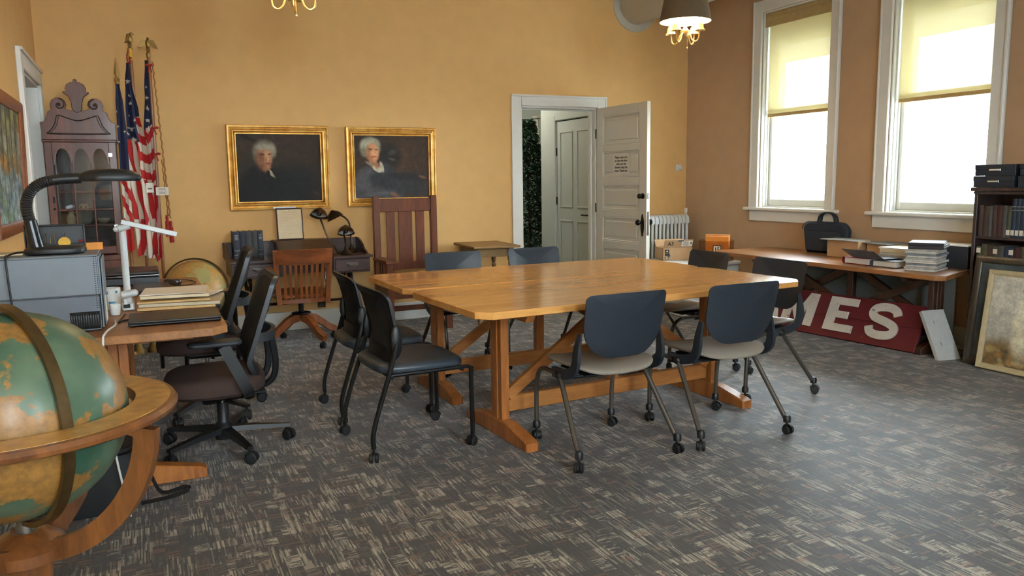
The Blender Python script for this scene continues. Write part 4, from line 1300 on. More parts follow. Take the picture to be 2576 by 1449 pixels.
# gallery
MB().box((0.005, 0.268, 0.785), (1.23, 0.018, 0.135), 0.003).build('back_rail', 'dark_wood', wd)
gal = [(0.26, 0.724), (-0.12, 0.724), (-0.10, 0.745), (-0.03, 0.762), (0.02, 0.80), (0.10, 0.835), (0.16, 0.852), (0.26, 0.856)]
for x in (-0.600, 0.600):
    MB().prism(gal, 0.016, Matrix(((0, 0, 1, x), (1, 0, 0, 0), (0, 1, 0, 0), (0, 0, 0, 1)))).build('gallery_side', 'dark_wood', wd)
# cast iron scroll legs
for s in (-1, 1):
    mb = MB()
    for yy in (-0.17, 0.17):
        sg = 1 if yy > 0 else -1
        mb.tube(smooth([(s * 0.44, yy * 0.9, 0.572), (s * 0.44, yy * 1.15, 0.50), (s * 0.44, yy * 0.62, 0.40), (s * 0.44, yy * 0.35, 0.28), (s * 0.44, yy * 0.7, 0.14), (s * 0.44, yy * 1.25, 0.02)], 6), 0.013, 8)
        mb.tube(smooth([(s * 0.44, yy * 0.25, 0.56), (s * 0.44, yy * 0.65, 0.49), (s * 0.44, yy * 0.25, 0.42), (s * 0.44, 0.0, 0.47)], 6), 0.009, 8)
        mb.lathe([(0.0, 0), (0.022, 0), (0.018, 0.03), (0, 0.035)], 12, T(s * 0.44, yy * 1.25, 0))
    mb.tube([(s * 0.44, -0.07, 0.30), (s * 0.44, 0.07, 0.30)], 0.012, 8)
    mb.build('iron_leg', 'black_iron', wd)
MB().tube([(-0.44, 0, 0.30), (0.44, 0, 0.30)], 0.012, 8).build('iron_tie', 'black_iron', wd)

# five blue books on its left end
plain('book_navy', S(34, 40, 54), 0.6, var=0.12)
plain('book_slate', S(52, 54, 56), 0.62, var=0.12)
plain('page_edge', S(200, 186, 156), 0.8, var=0.1, scale=120)
plain('gilt_print', S(150, 150, 146), 0.5, 0.3)
def book(label, loc, rz, th, dp, ht, mat, group, band=None, cat='book', lean=0.0):
    """upright; spine faces -y"""
    r = thing('book', label, cat, loc, rz, group)
    if lean:
        r.rotation_euler = (0, lean, rz)
    mb = MB()
    for s in (-1, 1):
        mb.box((s * (th / 2 - 0.0015), 0, ht / 2), (0.003, dp, ht))
    sp = [( -th / 2 + th * i / 8, -dp / 2 - 0.006 * sin(pi * i / 8)) for i in range(9)]
    sp2 = [(a * 0.93, b + 0.004) for a, b in sp[::-1]]
    mb.prism(sp + sp2, ht)
    mb.build('cover', mat, r)
    MB().box((0, 0.003, ht / 2), (th - 0.006, dp - 0.010, ht - 0.008)).build('pages', 'page_edge', r)
    if band:
        for (z0, z1, w_, mm) in band:
            MB().box((0, -dp / 2 - 0.0066, (z0 + z1) / 2), (th * w_, 0.0012, z1 - z0)).build('spine_print', mm, r)
    return r
GB = 'blue books on the writing desk'
bx = 0.724
for i, (mt, lb, pr_) in enumerate((('book_navy', 'leftmost navy book on the writing desk, lettered spine', 1), ('book_navy', 'second navy book from the left on the writing desk', 0), ('book_slate', 'slate grey middle book of five on the writing desk', 0), ('book_slate', 'slate grey book beside the rightmost blue book on the desk', 0), ('book_navy', 'rightmost navy book on the writing desk, silver lettered spine', 1))):
    th_ = (0.056, 0.046, 0.054, 0.050, 0.048)[i]
    bx += th_ / 2
    bd = None
    if pr_:
        bd = [(0.165 + 0.012 * k, 0.170 + 0.012 * k, 0.62 - 0.08 * (k % 3), 'gilt_print') for k in range(4)] + [(0.07, 0.073, 0.8, 'gilt_print'), (0.03, 0.033, 0.8, 'gilt_print')]
    book(lb, (bx, 7.315, 0.725), 0, th_ - 0.002, 0.16, 0.238, mt, GB, bd)
    bx += th_ / 2
# framed certificate leaning on the lid shelf
fd = thing('framed_certificate', 'framed yellowed certificate standing on the writing desk', 'picture frame', (1.240, 7.362, 0.862), radians(-3))
fd.rotation_euler = (radians(-10), 0, radians(-3))
frame_bars(fd, 0.235, 0.29, [(0, 0), (0, 0.012), (0.006, 0.015), (0.011, 0.010), (0.011, 0)], 'dark_wood')
MB().box((0, -0.004, 0.145), (0.215, 0.006, 0.27)).build('sheet', 'paper_cream', fd)
mb = MB()
rr = random.Random(4)
mb.box((0, -0.0075, 0.252), (0.11, 0.0008, 0.005))
mb.box((0, -0.0075, 0.266), (0.012, 0.0008, 0.008))
for k in range(15):
    w_ = rr.uniform(0.12, 0.17) if k % 5 != 4 else 0.07
    mb.box((-0.01 + (0.17 - w_) * -0.3, -0.0075, 0.232 - k * 0.0135), (w_, 0.0008, 0.0016))
mb.build('printed_lines', plain('faint_ink', S(200, 174, 130), 0.8), fd)
# three old gooseneck lamps
plain('lamp_bronze', S(66, 52, 40), 0.35, 0.8, var=0.2, scale=20)
plain('lamp_inside', S(196, 198, 196), 0.4, 0.2)
plain('bulb_glass', S(60, 60, 62), 0.2)
def desk_lamp(label, base, neck, hd, tilt_m, col='lamp_bronze', r=0.075):
    g = thing('gooseneck_lamp', label, 'lamp', base, 0, 'old metal desk lamps on the writing desk')
    b = Vector(base)
    MB().lathe([(0.056, 0.0), (0.060, 0.008), (0.055, 0.016), (0.040, 0.026), (0.020, 0.050), (0.014, 0.075), (0.0, 0.078)], 24).build('base', col, g)
    MB().tube(smooth([tuple(Vector(p) - b) for p in neck], 6), 0.0085, 8).build('neck', col, g)
    M_ = T(*(Vector(hd) - b)) @ tilt_m
    sh = MB().lathe([(0.0, 0.078), (0.014, 0.075), (0.024, 0.066), (0.05, 0.050), (0.066, 0.028), (r, 0.0), (r + 0.003, -0.004), (r - 0.002, -0.002), (0.062, 0.026), (0.046, 0.046), (0.02, 0.060), (0.0, 0.062)], 28, M_).build('shade', col, g)
    MB().lathe([(r - 0.003, 0.002), (0.060, 0.026), (0.044, 0.045), (0.018, 0.058), (0.0, 0.060)], 28, M_, cap=False).build('shade_lining', 'lamp_inside', sh)
    MB().sphere((0, 0, 0.022), (0.022, 0.022, 0.028), 14, 10, M_).build('bulb', 'bulb_glass', g)
    return g
desk_lamp('small old desk lamp nearest the drawer end, open shade facing us', (1.690, 7.13, 0.724), [(1.690, 7.13, 0.79), (1.690, 7.16, 0.85), (1.688, 7.19, 0.90), (1.690, 7.175, 0.955)], (1.695, 7.14, 0.918), R('X', -22) @ R('Y', 4))
desk_lamp('tallest old desk lamp with bell shade, left of the three', (1.612, 7.30, 0.724), [(1.612, 7.30, 0.79), (1.565, 7.33, 0.88), (1.53, 7.34, 0.99), (1.50, 7.32, 1.06)], (1.482, 7.25, 1.078), R('X', -20) @ R('Y', 14), r=0.082)
desk_lamp('old desk lamp with its shade turned sideways behind the other two', (1.785, 7.31, 0.724), [(1.785, 7.31, 0.79), (1.785, 7.33, 0.90), (1.775, 7.34, 1.0), (1.735, 7.34, 1.052), (1.69, 7.33, 1.075)], (1.640, 7.30, 1.050), R('Y', -24) @ R('X', -8), r=0.078)

# ================================================================ chandeliers
plain('shade_cloth', S(92, 76, 52), 0.8, var=0.08)
plain('shade_white', S(240, 232, 214), 0.7)
plain('cream_brass', S(214, 184, 122), 0.35, 0.55, var=0.1)
def chandelier(label, loc, rz):
    """loc = bottom centre of the arms' hub"""
    g = thing('chandelier', label, 'lamp', loc, rz, 'brass arm lamps with drum shades')
    MB().lathe([(0.0, 0.010), (0.016, 0.016), (0.034, 0.040), (0.036, 0.052), (0.020, 0.066), (0.012, 0.08), (0.012, 0.48), (0.03, 0.49), (0.03, 0.51), (0.006, 0.52), (0.006, ZC - loc[2] - 0.03), (0.055, ZC - loc[2] - 0.025), (0.055, ZC - loc[2]), (0.0, ZC - loc[2])], 18).build('stem', 'cream_brass', g)
    for k in range(4):
        Ma = R('Z', 90 * k)
        mb = MB()
        mb.tube(smooth([(0.02, 0, 0.045), (0.045, 0, 0.02), (0.062, 0, -0.018), (0.090, 0, -0.038), (0.118, 0, -0.022), (0.126, 0, 0.02), (0.126, 0, 0.06)], 6), 0.006, 8, M=Ma)
        ar = mb.build('arm', 'cream_brass', g)
        MB().lathe([(0.0, 0.100), (0.022, 0.098), (0.030, 0.082), (0.034, 0.055), (0.046, 0.040), (0.043, 0.040), (0.031, 0.054), (0.026, 0.080), (0.0, 0.088)], 18, Ma @ T(0.126, 0, 0)).build('bell_cup', 'cream_brass', ar)
        MB().sphere((0.126, 0, 0.140), (0.024, 0.024, 0.042), 14, 10, Ma).build('bulb', BULB, ar)
    MB().lathe([(0.198, 0.120), (0.145, 0.40), (0.143, 0.40), (0.196, 0.120), (0.198, 0.120)], 40).build('drum_shade', 'shade_cloth', g)
    MB().lathe([(0.1945, 0.122), (0.142, 0.398)], 40, cap=False).build('shade_lining', 'shade_white', g)
    mb = MB()
    for a in (0, 120, 240):
        mb.tube([(0.012, 0, 0.40), (0.144, 0, 0.395)], 0.003, 6, M=R('Z', a))
    mb.build('shade_spider', 'cream_brass', g)
    mb = MB()
    mb.tube([(0.012, -0.01, 0.03), (0.013, -0.012, -0.07)], 0.0016, 6)
    mb.lathe([(0.002, 0.0), (0.006, -0.006), (0.004, -0.014), (0.0, -0.016)], 8, T(0.013, -0.012, -0.068))
    mb.build('pull_chain', 'cream_brass', g)
    for k in range(4):
        ld = bpy.data.lights.new('bulb_light', 'POINT')
        ld.energy = LAMP_W / 4
        ld.color = (1.0, 0.74, 0.42)
        ld.shadow_soft_size = 0.03
        lo = bpy.data.objects.new('bulb_light', ld)
        COL.objects.link(lo)
        lo.parent = g
        a = radians(90 * k)
        lo.location = (0.126 * cos(a), 0.126 * sin(a), 0.235)
    return g
BULB = emis('bulb_glow', (1.0, 0.80, 0.50), 30.0)
chandelier('brass chandelier with glowing drum shade near the window wall', (3.93, 5.13, 2.45), radians(20))
chandelier('brass chandelier whose arms hang above the portraits', (0.905, 4.86, 2.42), radians(-15))
# ================================================================ tall cabinet in the corner
cb = thing('secretary_cabinet', 'tall glazed mahogany cabinet with scrolled pediment in the corner', 'cabinet', (-0.380, 7.325, 0))
Wc, Df, Db = 0.252, -0.175, 0.185
MB().box((0, (Df + Db) / 2, 0.42), (2 * Wc, Db - Df, 0.80), 0.004).build('lower_case', 'mahogany', cb)
for k in range(3):
    dr = MB().box((0, Df - 0.006, 0.19 + 0.24 * k), (2 * Wc - 0.05, 0.014, 0.215), 0.005).build('drawer', 'mahogany', cb)
    for s in (-1, 1):
        MB().tube(smooth([(s * 0.13 - 0.035, Df - 0.013, 0.20 + 0.24 * k), (s * 0.13 - 0.02, Df - 0.03, 0.185 + 0.24 * k), (s * 0.13 + 0.02, Df - 0.03, 0.185 + 0.24 * k), (s * 0.13 + 0.035, Df - 0.013, 0.20 + 0.24 * k)], 4), 0.005, 8).build('pull', 'old_brass', dr)
for s in (-1, 1):
    MB().box((s * (Wc - 0.011), 0.01, 1.27), (0.022, 0.33, 0.90), 0.002).build('side', 'mahogany', cb)
    MB().box((s * (Wc - 0.028), Df + 0.008, 1.27), (0.056, 0.024, 0.90), 0.004).build('stile', 'mahogany', cb)
MB().box((0, Db - 0.008, 1.27), (2 * Wc - 0.044, 0.012, 0.90)).build('back_panel', 'dark_wood', cb)
for z in (0.835, 1.06, 1.33, 1.71):
    MB().box((0, 0.02, z), (2 * Wc - 0.046, 0.29, 0.018), 0.002).build('shelf', 'mahogany', cb)
MB().box((0, (Df + Db) / 2 - 0.006, 1.728), (2 * Wc + 0.022, Db - Df + 0.012, 0.020), 0.006).build('cornice', 'mahogany', cb)
# glazed door
dr = MB()
dw, z0, z1 = 0.195, 0.83, 1.715
yd = Df + 0.008
dr.box((0, yd, z0 + 0.03), (2 * dw, 0.022, 0.06), 0.003)
door = dr.build('glazed_door', 'mahogany', cb)
a_w = 2 * dw / 3
for k in range(3):
    xa, xb = -dw + a_w * k + 0.006, -dw + a_w * (k + 1) - 0.006
    xm, hw = (xa + xb) / 2, (xb - xa) / 2
    pts = [(xa - 0.006, z1), (xa - 0.006, 1.545), (xa, 1.545)]
    for i in range(1, 12):
        t = i / 12
        x = xa + (xb - xa) * t
        q = abs(x - xm) / hw
        pts.append((x, 1.545 + 0.125 * (1 - q ** 2.2) ** 0.62))
    pts += [(xb, 1.545), (xb + 0.006, 1.545), (xb + 0.006, z1)]
    MB().prism([(x, z) for x, z in pts], 0.018, Matrix(((1, 0, 0, 0), (0, 0, -1, yd + 0.009), (0, 1, 0, 0), (0, 0, 0, 1)))).build('arched_head', 'mahogany', door)
for x in (-a_w / 2, a_w / 2):
    MB().box((x, yd, (z0 + 1.56) / 2 + 0.02), (0.013, 0.018, 1.56 - z0 - 0.04), 0.003).build('glazing_bar', 'mahogany', door)
MB().box((0, yd, 1.19), (2 * dw, 0.016, 0.012), 0.003).build('glazing_bar', 'mahogany', door)
MB().box((0, yd + 0.004, (z0 + z1) / 2 + 0.02), (2 * dw, 0.003, z1 - z0 - 0.05)).build('pane', glassy('cabinet_glass', (0.9, 0.92, 0.92), 0.10), door)
for z in (1.62, 1.05):
    MB().box((dw + 0.012, yd - 0.014, z), (0.030, 0.006, 0.032), 0.002).build('hinge', 'chrome', door)
mb = MB(); mb.box((-dw - 0.018, yd - 0.014, 1.27), (0.014, 0.006, 0.05), 0.002); mb.lathe([(0.006, 0), (0.010, 0.01), (0.0, 0.014)], 12, T(-dw - 0.018, yd - 0.016, 1.20) @ R('X', 90)); mb.build('lock', 'black_iron', door)
# scrolled pediment board
half = [(0.262, 1.738), (0.258, 1.80), (0.264, 1.868), (0.235, 1.876), (0.216, 1.905), (0.205, 1.950), (0.180, 1.962), (0.184, 2.005), (0.172, 2.040), (0.140, 2.060), (0.105, 2.056), (0.080, 2.035), (0.072, 2.005), (0.084, 1.978), (0.060, 1.966), (0.035, 1.962)]
out = [(x, z) for x, z in half] + [(-x, z) for x, z in half[::-1]]
Mf = Matrix(((1, 0, 0, 0), (0, 0, -1, Df + 0.025), (0, 1, 0, 0), (0, 0, 0, 1)))
ped = MB().prism(out, 0.026, Mf, 0.003).build('pediment', 'mahogany', cb)
for s in (-1, 1):
    mb = MB()
    sp = [(s * 0.122 + (0.047 - 0.0042 * i) * cos(radians(40 * i * s + 90)) * 0.95, Df - 0.006, 2.006 + (0.047 - 0.0042 * i) * sin(radians(40 * i + 90))) for i in range(11)]
    mb.tube(smooth(sp, 3), 0.0065, 6)
    mb.sphere((s * 0.122, Df - 0.004, 2.006), (0.012, 0.01, 0.012), 12, 8)
    mb.build('scroll', 'dark_wood', ped)
pl = smooth([(-0.19, Df - 0.003, 1.78), (-0.20, Df - 0.003, 1.80), (-0.165, Df - 0.003, 1.85), (-0.148, Df - 0.003, 1.91), (-0.13, Df - 0.003, 1.925), (-0.075, Df - 0.003, 1.905), (0.0, Df - 0.003, 1.885), (0.075, Df - 0.003, 1.905), (0.13, Df - 0.003, 1.925), (0.148, Df - 0.003, 1.91), (0.165, Df - 0.003, 1.85), (0.20, Df - 0.003, 1.80), (0.19, Df - 0.003, 1.78)], 4, True)
MB().tube(pl, 0.004, 6, closed=True).build('carved_line', 'dark_wood', ped)
MB().tube([Vector((0, 0, 1.853)) + (Vector(p) - Vector((0, 0, 1.853))) * 0.9 + Vector((0, (Df - 0.003) * 0.1, 0)) for p in pl], 0.003, 6, closed=True).build('carved_line', 'dark_wood', ped)
urn = [(0.0, 1.945), (0.024, 1.955), (0.036, 1.975), (0.038, 2.02), (0.052, 2.068), (0.092, 2.098), (0.088, 2.108), (0.066, 2.106), (0.074, 2.13), (0.060, 2.162), (0.034, 2.178), (0.013, 2.182), (0.014, 2.198), (0.0, 2.206)]
MB().prism(urn + [(-x, z) for x, z in urn[-2:0:-1]], 0.032, Mf @ T(0, 0, 0.0), 0.004).build('finial', 'mahogany', cb)
# figures on the shelf inside
plain('pale_clay', S(172, 160, 138), 0.8, var=0.15)
plain('grey_clay', S(120, 118, 112), 0.8, var=0.15)
ow = thing('owl_figurine', 'pale owl figurine behind the cabinet glass', 'figurine', (-0.400, 7.27, 1.069))
MB().lathe([(0.0, 0.0), (0.04, 0.0), (0.050, 0.04), (0.044, 0.09), (0.034, 0.11), (0.0, 0.115)], 18).build('body', 'grey_clay', ow)
mb = MB(); mb.sphere((0, -0.004, 0.135), (0.040, 0.036, 0.036), 18, 12)
for s in (-1, 1):
    mb.lathe([(0.010, 0), (0.0, 0.022)], 8, T(s * 0.024, 0, 0.158))
mb.build('head', 'pale_clay', ow)
for s in (-1, 1):
    MB().sphere((s * 0.016, -0.034, 0.14), (0.008, 0.006, 0.008), 10, 8).build('eye', 'ink', ow)
    MB().sphere((s * 0.044, 0.0, 0.062), (0.012, 0.026, 0.045), 10, 8).build('wing', 'grey_clay', ow)
for nm, x, lb in (('clay_jug', -0.495, 'small pale jug left of the owl inside the cabinet'), ('clay_dish', -0.265, 'small pale shell dish right of the owl inside the cabinet')):
    g = thing(nm, lb, 'ornament', (x, 7.27, 1.069))
    if nm == 'clay_jug':
        MB().lathe([(0.0, 0.0), (0.024, 0.0), (0.034, 0.03), (0.030, 0.07), (0.016, 0.09), (0.020, 0.11), (0.016, 0.108), (0.012, 0.09), (0.0, 0.085)], 16).build('body', 'pale_clay', g)
        MB().tube(smooth([(0.018, 0, 0.10), (0.042, 0, 0.085), (0.034, 0, 0.04)], 5), 0.005, 8).build('handle', 'pale_clay', g)
    else:
        MB().lathe([(0.0, 0.0), (0.02, 0.0), (0.045, 0.028), (0.05, 0.045), (0.042, 0.030), (0.0, 0.010)], 16).build('bowl', 'pale_clay', g)
        MB().lathe([(0.0, 0.05), (0.012, 0.045), (0.03, 0.035), (0.05, 0.04)][::-1], 16).build('cover', 'pale_clay', g)

# ================================================================ three flags
vcol('flag_cloth', 0.85)
wood('pole_wood', S(110, 62, 30), S(156, 98, 52), 'z', 12, 0.35, 0.3)
plain('red_cord', S(150, 34, 30), 0.8, var=0.2)
plain('gold_cord', S(150, 100, 44), 0.7, var=0.3, scale=90)
RED, WHT, BLU = s2l((168, 26, 30)), s2l((206, 198, 180)), s2l((26, 32, 62))
def in_star(dx, dy, r):
    a = atan2(dx, dy) % (2 * pi / 5)
    d = sqrt(dx * dx + dy * dy)
    a = min(a, 2 * pi / 5 - a)
    R1, R2 = r, r * 0.4
    # edge from (R1, 0) to (R2 at 36 deg)
    x1, y1, x2, y2 = R1, 0.0, R2 * cos(pi / 5), R2 * sin(pi / 5)
    px, py = d * cos(a), d * sin(a)
    return (x2 - x1) * (py - y1) - (y2 - y1) * (px - x1) > 0
def flag(label, foot, top, head, hw_pts, zr, colf, stars, side, nf, folds=0.022, seedp=0.0, extra=None):
    g = thing('flag_on_pole', label, 'flag', foot, 0, 'flags on wooden poles')
    f = Vector(foot)
    tp = Vector(top) - f
    MB().lathe([(0.0, 0.0), (0.048, 0.0), (0.050, 0.02), (0.044, 0.035), (0.030, 0.055), (0.024, 0.12), (0.0, 0.12)], 24).build('stand', 'old_brass', g)
    pole = MB().tube([(0, 0, 0.08), tuple(tp * 0.5), tuple(tp)], 0.0135, 12).build('pole', 'pole_wood', g)
    nu, nv = 72, 230
    zt, zb = zr
    def hw(v):
        for (a, x0, x1), (b, y0, y1) in zip(hw_pts, hw_pts[1:]):
            if a <= v <= b:
                t = (v - a) / (b - a); t = t * t * (3 - 2 * t)
                return x0 + (y0 - x0) * t, x1 + (y1 - x1) * t
        return hw_pts[-1][1:]
    def P(u, v):
        xl, xr = hw(v)
        z = zt + (zb - zt) * v
        k = (z - f.z) / tp.z
        x = tp.x * k + xl + (xr - xl) * u
        wdt = xr - xl
        am = folds * min(1.0, wdt / 0.10)
        y = tp.y * k - 0.018 - am * (1 + sin(u * nf * 2 * pi + 1.5 * v + seedp)) * 0.8
        x += 0.006 * sin(u * nf * 4 * pi + 5 * v) * min(1, wdt / 0.1)
        z += 0.03 * sin(u * 9 + seedp) * max(0, v - 0.9) * 10 * 0.5
        return (x, y, z)
    mb = MB()
    mb.grid(P, nu, nv)
    me = bpy.data.meshes.new('flag_cloth')
    me.from_pydata(mb.v, [], mb.f)
    me.polygons.foreach_set('use_smooth', [True] * len(me.polygons))
    d = np.ones((len(mb.v), 4), dtype=np.float32)
    i = 0
    for b in range(nv + 1):
        for a in range(nu + 1):
            u, v = a / nu, b / nv
            c = colf(u, v)
            if c is BLU:
                xl, xr = hw(v)
                for su, sv, sr in stars:
                    if in_star((u - su) * (xr - xl), (sv - v) * (zt - zb), sr):
                        c = WHT
            d[i, :3] = c
            i += 1
    ca = me.color_attributes.new('Col', 'FLOAT_COLOR', 'POINT')
    ca.data.foreach_set('color', d.ravel())
    put('cloth', me, 'flag_cloth', g)
    return g, tp, pole
def eagle(parent, at, rz, mat='old_brass'):
    M_ = T(*at) @ R('Z', rz)
    mb = MB()
    mb.lathe([(0.016, -0.03), (0.018, 0.0), (0.010, 0.012), (0.016, 0.024), (0.012, 0.036), (0.0, 0.04)], 14, M_)
    mb.build('ferrule', mat, parent)
    mb = MB()
    mb.sphere((0, -0.004, 0.072), (0.018, 0.020, 0.036), 14, 10, M_)
    mb.sphere((0.0, -0.016, 0.112), (0.011, 0.015, 0.012), 12, 8, M_)
    mb.lathe([(0.005, 0.0), (0.0, 0.014)], 8, M_ @ T(0, -0.030, 0.110) @ R('X', 115))
    mb.box((0, 0.022, 0.046), (0.024, 0.030, 0.006), 0.002, M_ @ R('X', 0))
    eb = mb.build('eagle_body', mat, parent)
    for s in (-1, 1):
        o = [(0.008, 0.090), (0.022, 0.108), (0.042, 0.106), (0.058, 0.086), (0.070, 0.058), (0.078, 0.038), (0.060, 0.048), (0.052, 0.042), (0.044, 0.052), (0.034, 0.050), (0.026, 0.060), (0.012, 0.066)]
        mb = MB()
        mb.prism([(s * a, b) for a, b in o], 0.006, M_ @ Matrix(((1, 0, 0, 0), (0.25 * s, 0, -1, 0.0), (0, 1, 0, 0), (0, 0, 0, 1))))
        mb.build('wing', mat, eb)
def col2(u, v):
    if v > 0.27 and u > 0.60 + 0.10 * sin(v * 6) and v < 0.60:
        return WHT if int((v - 0.27) * 21 - u * 1.2 + 10) % 2 == 0 else RED
    if v < 0.385 + 0.03 * u:
        return BLU
    if v > 0.80:
        return RED if int((u * 3.1 + (v - 0.8) * 6.0) + 10) % 2 else WHT
    return WHT if int(u * 5.0 - (v - 0.385) * 5.2 + 20) % 2 else RED
f2, tp, pole = flag('striped flag with the longest starred blue field, middle of three', (0.035, 7.10, 0), (0.028, 7.10, 2.395), None, [(0, -0.036, -0.014), (0.10, -0.056, -0.010), (0.25, -0.072, 0.022), (0.45, -0.078, 0.066), (0.7, -0.072, 0.092), (1.0, -0.055, 0.098)], (2.335, 0.80), col2,
     [(0.45, 0.095, 0.020), (0.42, 0.165, 0.014), (0.5, 0.205, 0.018), (0.30, 0.265, 0.016), (0.33, 0.335, 0.023), (0.40, 0.392, 0.026), (0.70, 0.29, 0.014), (0.12, 0.36, 0.014)], 1, 2.0, 0.030)
eagle(f2, tuple(tp + Vector((0, 0, 0.055))), 82)
MB().cyl(tuple(tp - Vector((0, 0, 0.035))), tuple(tp + Vector((0, 0, 0.045))), 0.0185).build('yellow_tape', plain('yellow_tape', S(206, 160, 54), 0.6), f2)
mb = MB(); mb.tube(smooth([(-0.02, -0.02, 2.43), (-0.032, -0.022, 2.39), (-0.03, -0.02, 2.345), (-0.012, -0.02, 2.335), (-0.015, -0.02, 2.38), (0.0, -0.018, 2.37)], 4), 0.006, 6); mb.build('ribbon', 'red_cord', f2)
def col3(u, v):
    if v < 0.345 - 0.03 * u:
        return BLU
    if v < 0.62:
        return WHT if int((v - 0.31) * 19 + 1.5 * abs(u - 0.5) + 10) % 2 == 0 else RED
    return (s2l((196, 160, 150)) if int(u * 2.2 + (v - 0.6) * 8 + 20) % 2 else RED) if u > 0.4 else (WHT if int(u * 3 - v * 9 + 20) % 2 else RED)
f3, tp, pole = flag('starred striped flag hanging left of its pole, spread eagle on top', (0.150, 7.16, 0), (0.160, 7.16, 2.40), None, [(0, -0.032, -0.010), (0.15, -0.050, -0.014), (0.35, -0.076, -0.014), (0.6, -0.082, -0.012), (0.8, -0.080, 0.000), (1.0, -0.070, 0.004)], (2.37, 0.76), col3,
     [(0.4, 0.13, 0.012), (0.45, 0.185, 0.016), (0.5, 0.235, 0.022), (0.55, 0.295, 0.022)], 1, 2.0, 0.026, 1.0)
eagle(f3, tuple(tp + Vector((0, 0, 0.028))), 8)
mb = MB()
pts = [(0.034 + 0.05 * (i / 60) + 0.004 * sin(i * 1.9), -0.024 + 0.004 * cos(i * 1.9), 2.36 - 1.26 * i / 60) for i in range(61)]
mb.tube(pts, 0.0055, 6)
mb.tube([(p[0] - 0.014, p[1] - 0.004, p[2] + 0.02) for p in pts[38:]], 0.0055, 6)
mb.build('twisted_cord', 'gold_cord', f3)
for dx, zt_, mt in ((0.058, 1.13, 'red_cord'), (0.084, 1.08, 'red_cord')):
    MB().lathe([(0.0, 0.0), (0.010, -0.004), (0.012, -0.03), (0.010, -0.045), (0.016, -0.055), (0.019, -0.18), (0.0, -0.182)], 14, T(dx, -0.026, zt_)).build('tassel', mt, f3)
for z in (2.33, 1.835, 1.625):
    mb = MB()
    for s in (-1, 1):
        mb.sphere((0.012 + s * 0.018, -0.022, z + 0.004), (0.017, 0.008, 0.011), 10, 8)
        mb.tube([(0.012, -0.024, z), (0.012 + s * 0.014, -0.026, z - 0.055)], 0.0045, 6)
    mb.sphere((0.012, -0.026, z), 0.009, 10, 8)
    mb.build('ribbon_bow', 'red_cord', f3)
cg = thing('tag_card', 'white typed card hanging on the flag with the spread eagle', 'card', (0.186, 7.098, 1.325), radians(-4))
MB().box((0, 0, 0), (0.095, 0.0015, 0.066)).build('card', 'paper', cg)
mb = MB()
for k in range(5):
    mb.box((0, -0.0012, 0.022 - 0.010 * k), (0.05 + 0.02 * ((k * 7) % 3) / 2, 0.0006, 0.003))
mb.build('typed_lines', 'ink_grey', cg)
cg = thing('tag_card', 'folded white card between the middle and right flags', 'card', (0.095, 7.045, 1.355), radians(6))
MB().box((0, 0, 0), (0.056, 0.0015, 0.078)).build('card', 'paper', cg)
mb = MB(); mb.box((0, -0.0012, -0.008), (0.034, 0.0006, 0.010)); mb.build('typed_lines', 'ink_grey', cg)
f1, tp, pole = flag('furled dark blue flag with spear finial beside the cabinet', (-0.078, 7.055, 0), (-0.082, 7.055, 2.175), None, [(0, -0.012, 0.016), (0.12, -0.024, 0.030), (0.3, -0.030, 0.036), (0.5, -0.030, 0.036), (1.0, -0.026, 0.034)], (2.165, 0.85), lambda u, v: BLU if v < 0.55 else ((RED if int(v * 14 - u * 2) % 2 else WHT) if v < 0.85 else RED),
     [(0.1, 0.16, 0.014), (0.1, 0.25, 0.013), (0.12, 0.34, 0.012), (0.8, 0.28, 0.012)], 1, 1.5, 0.018)
mb = MB(); mb.lathe([(0.014, -0.01), (0.016, 0.01), (0.022, 0.022), (0.020, 0.034), (0.010, 0.040), (0.010, 0.052), (0.0, 0.054)], 14, T(*tp))
mb.build('ferrule', 'old_brass', f1)
mb = MB()
Mm = T(tp.x, tp.y, tp.z + 0.048)
mb.add([(0.020, 0, 0.02), (0, -0.006, 0.02), (-0.020, 0, 0.02), (0, 0.006, 0.02), (0, 0, 0.15), (0, 0, -0.004)], [(0, 4, 1), (1, 4, 2), (2, 4, 3), (3, 4, 0), (1, 5, 0), (2, 5, 1), (3, 5, 2), (0, 5, 3)], Mm)
mb.build('spear_head', 'old_brass', f1, angle=20)

# ================================================================ computer desk: what stands on it
DT = 0.761
plain('case_grey', S(122, 130, 138), 0.5, var=0.04, scale=14, bump=0.05)
plain('case_grey_dark', S(104, 111, 120), 0.5, var=0.04, scale=14)
gm = thing('grey_reader_case', 'large grey metal machine case on the computer desk', 'machine', (-0.385, 3.925, DT))
MB().box((0, 0.008, 0.238), (0.42, 0.31, 0.170), 0.006).build('upper_case', 'case_grey', gm)
MB().box((0, 0.008, 0.0765), (0.414, 0.306, 0.150), 0.004).build('lower_case', 'case_grey_dark', gm)
MB().box((0, 0.008, 0.324), (0.424, 0.314, 0.008), 0.003).build('lid', 'case_grey', gm)
for k in range(12):
    MB().sweep(smooth([(0.097 + 0.009 * k, -0.146, 0.012), (0.097 + 0.009 * k, -0.160, 0.022), (0.097 + 0.009 * k, -0.160, 0.070), (0.097 + 0.009 * k, -0.146, 0.082)], 3), [(-0.0026, -0.002), (0.0026, -0.002), (0.0026, 0.002), (-0.0026, 0.002)], (1, 0, 0)).build('vent_fin', 'black_plastic', gm)
MB().box((0.147, -0.1465, 0.047), (0.115, 0.004, 0.075)).build('vent_back', 'ink', gm)
for k, dx in enumerate((0.213, 0.222)):
    MB().box((dx, 0.0 + 0.02 * k, 0.165 - 0.004 * k), (0.006, 0.27 - 0.03 * k, 0.31 - 0.02 * k), 0.002).build('side_panel', 'case_grey', gm)
mb = MB()
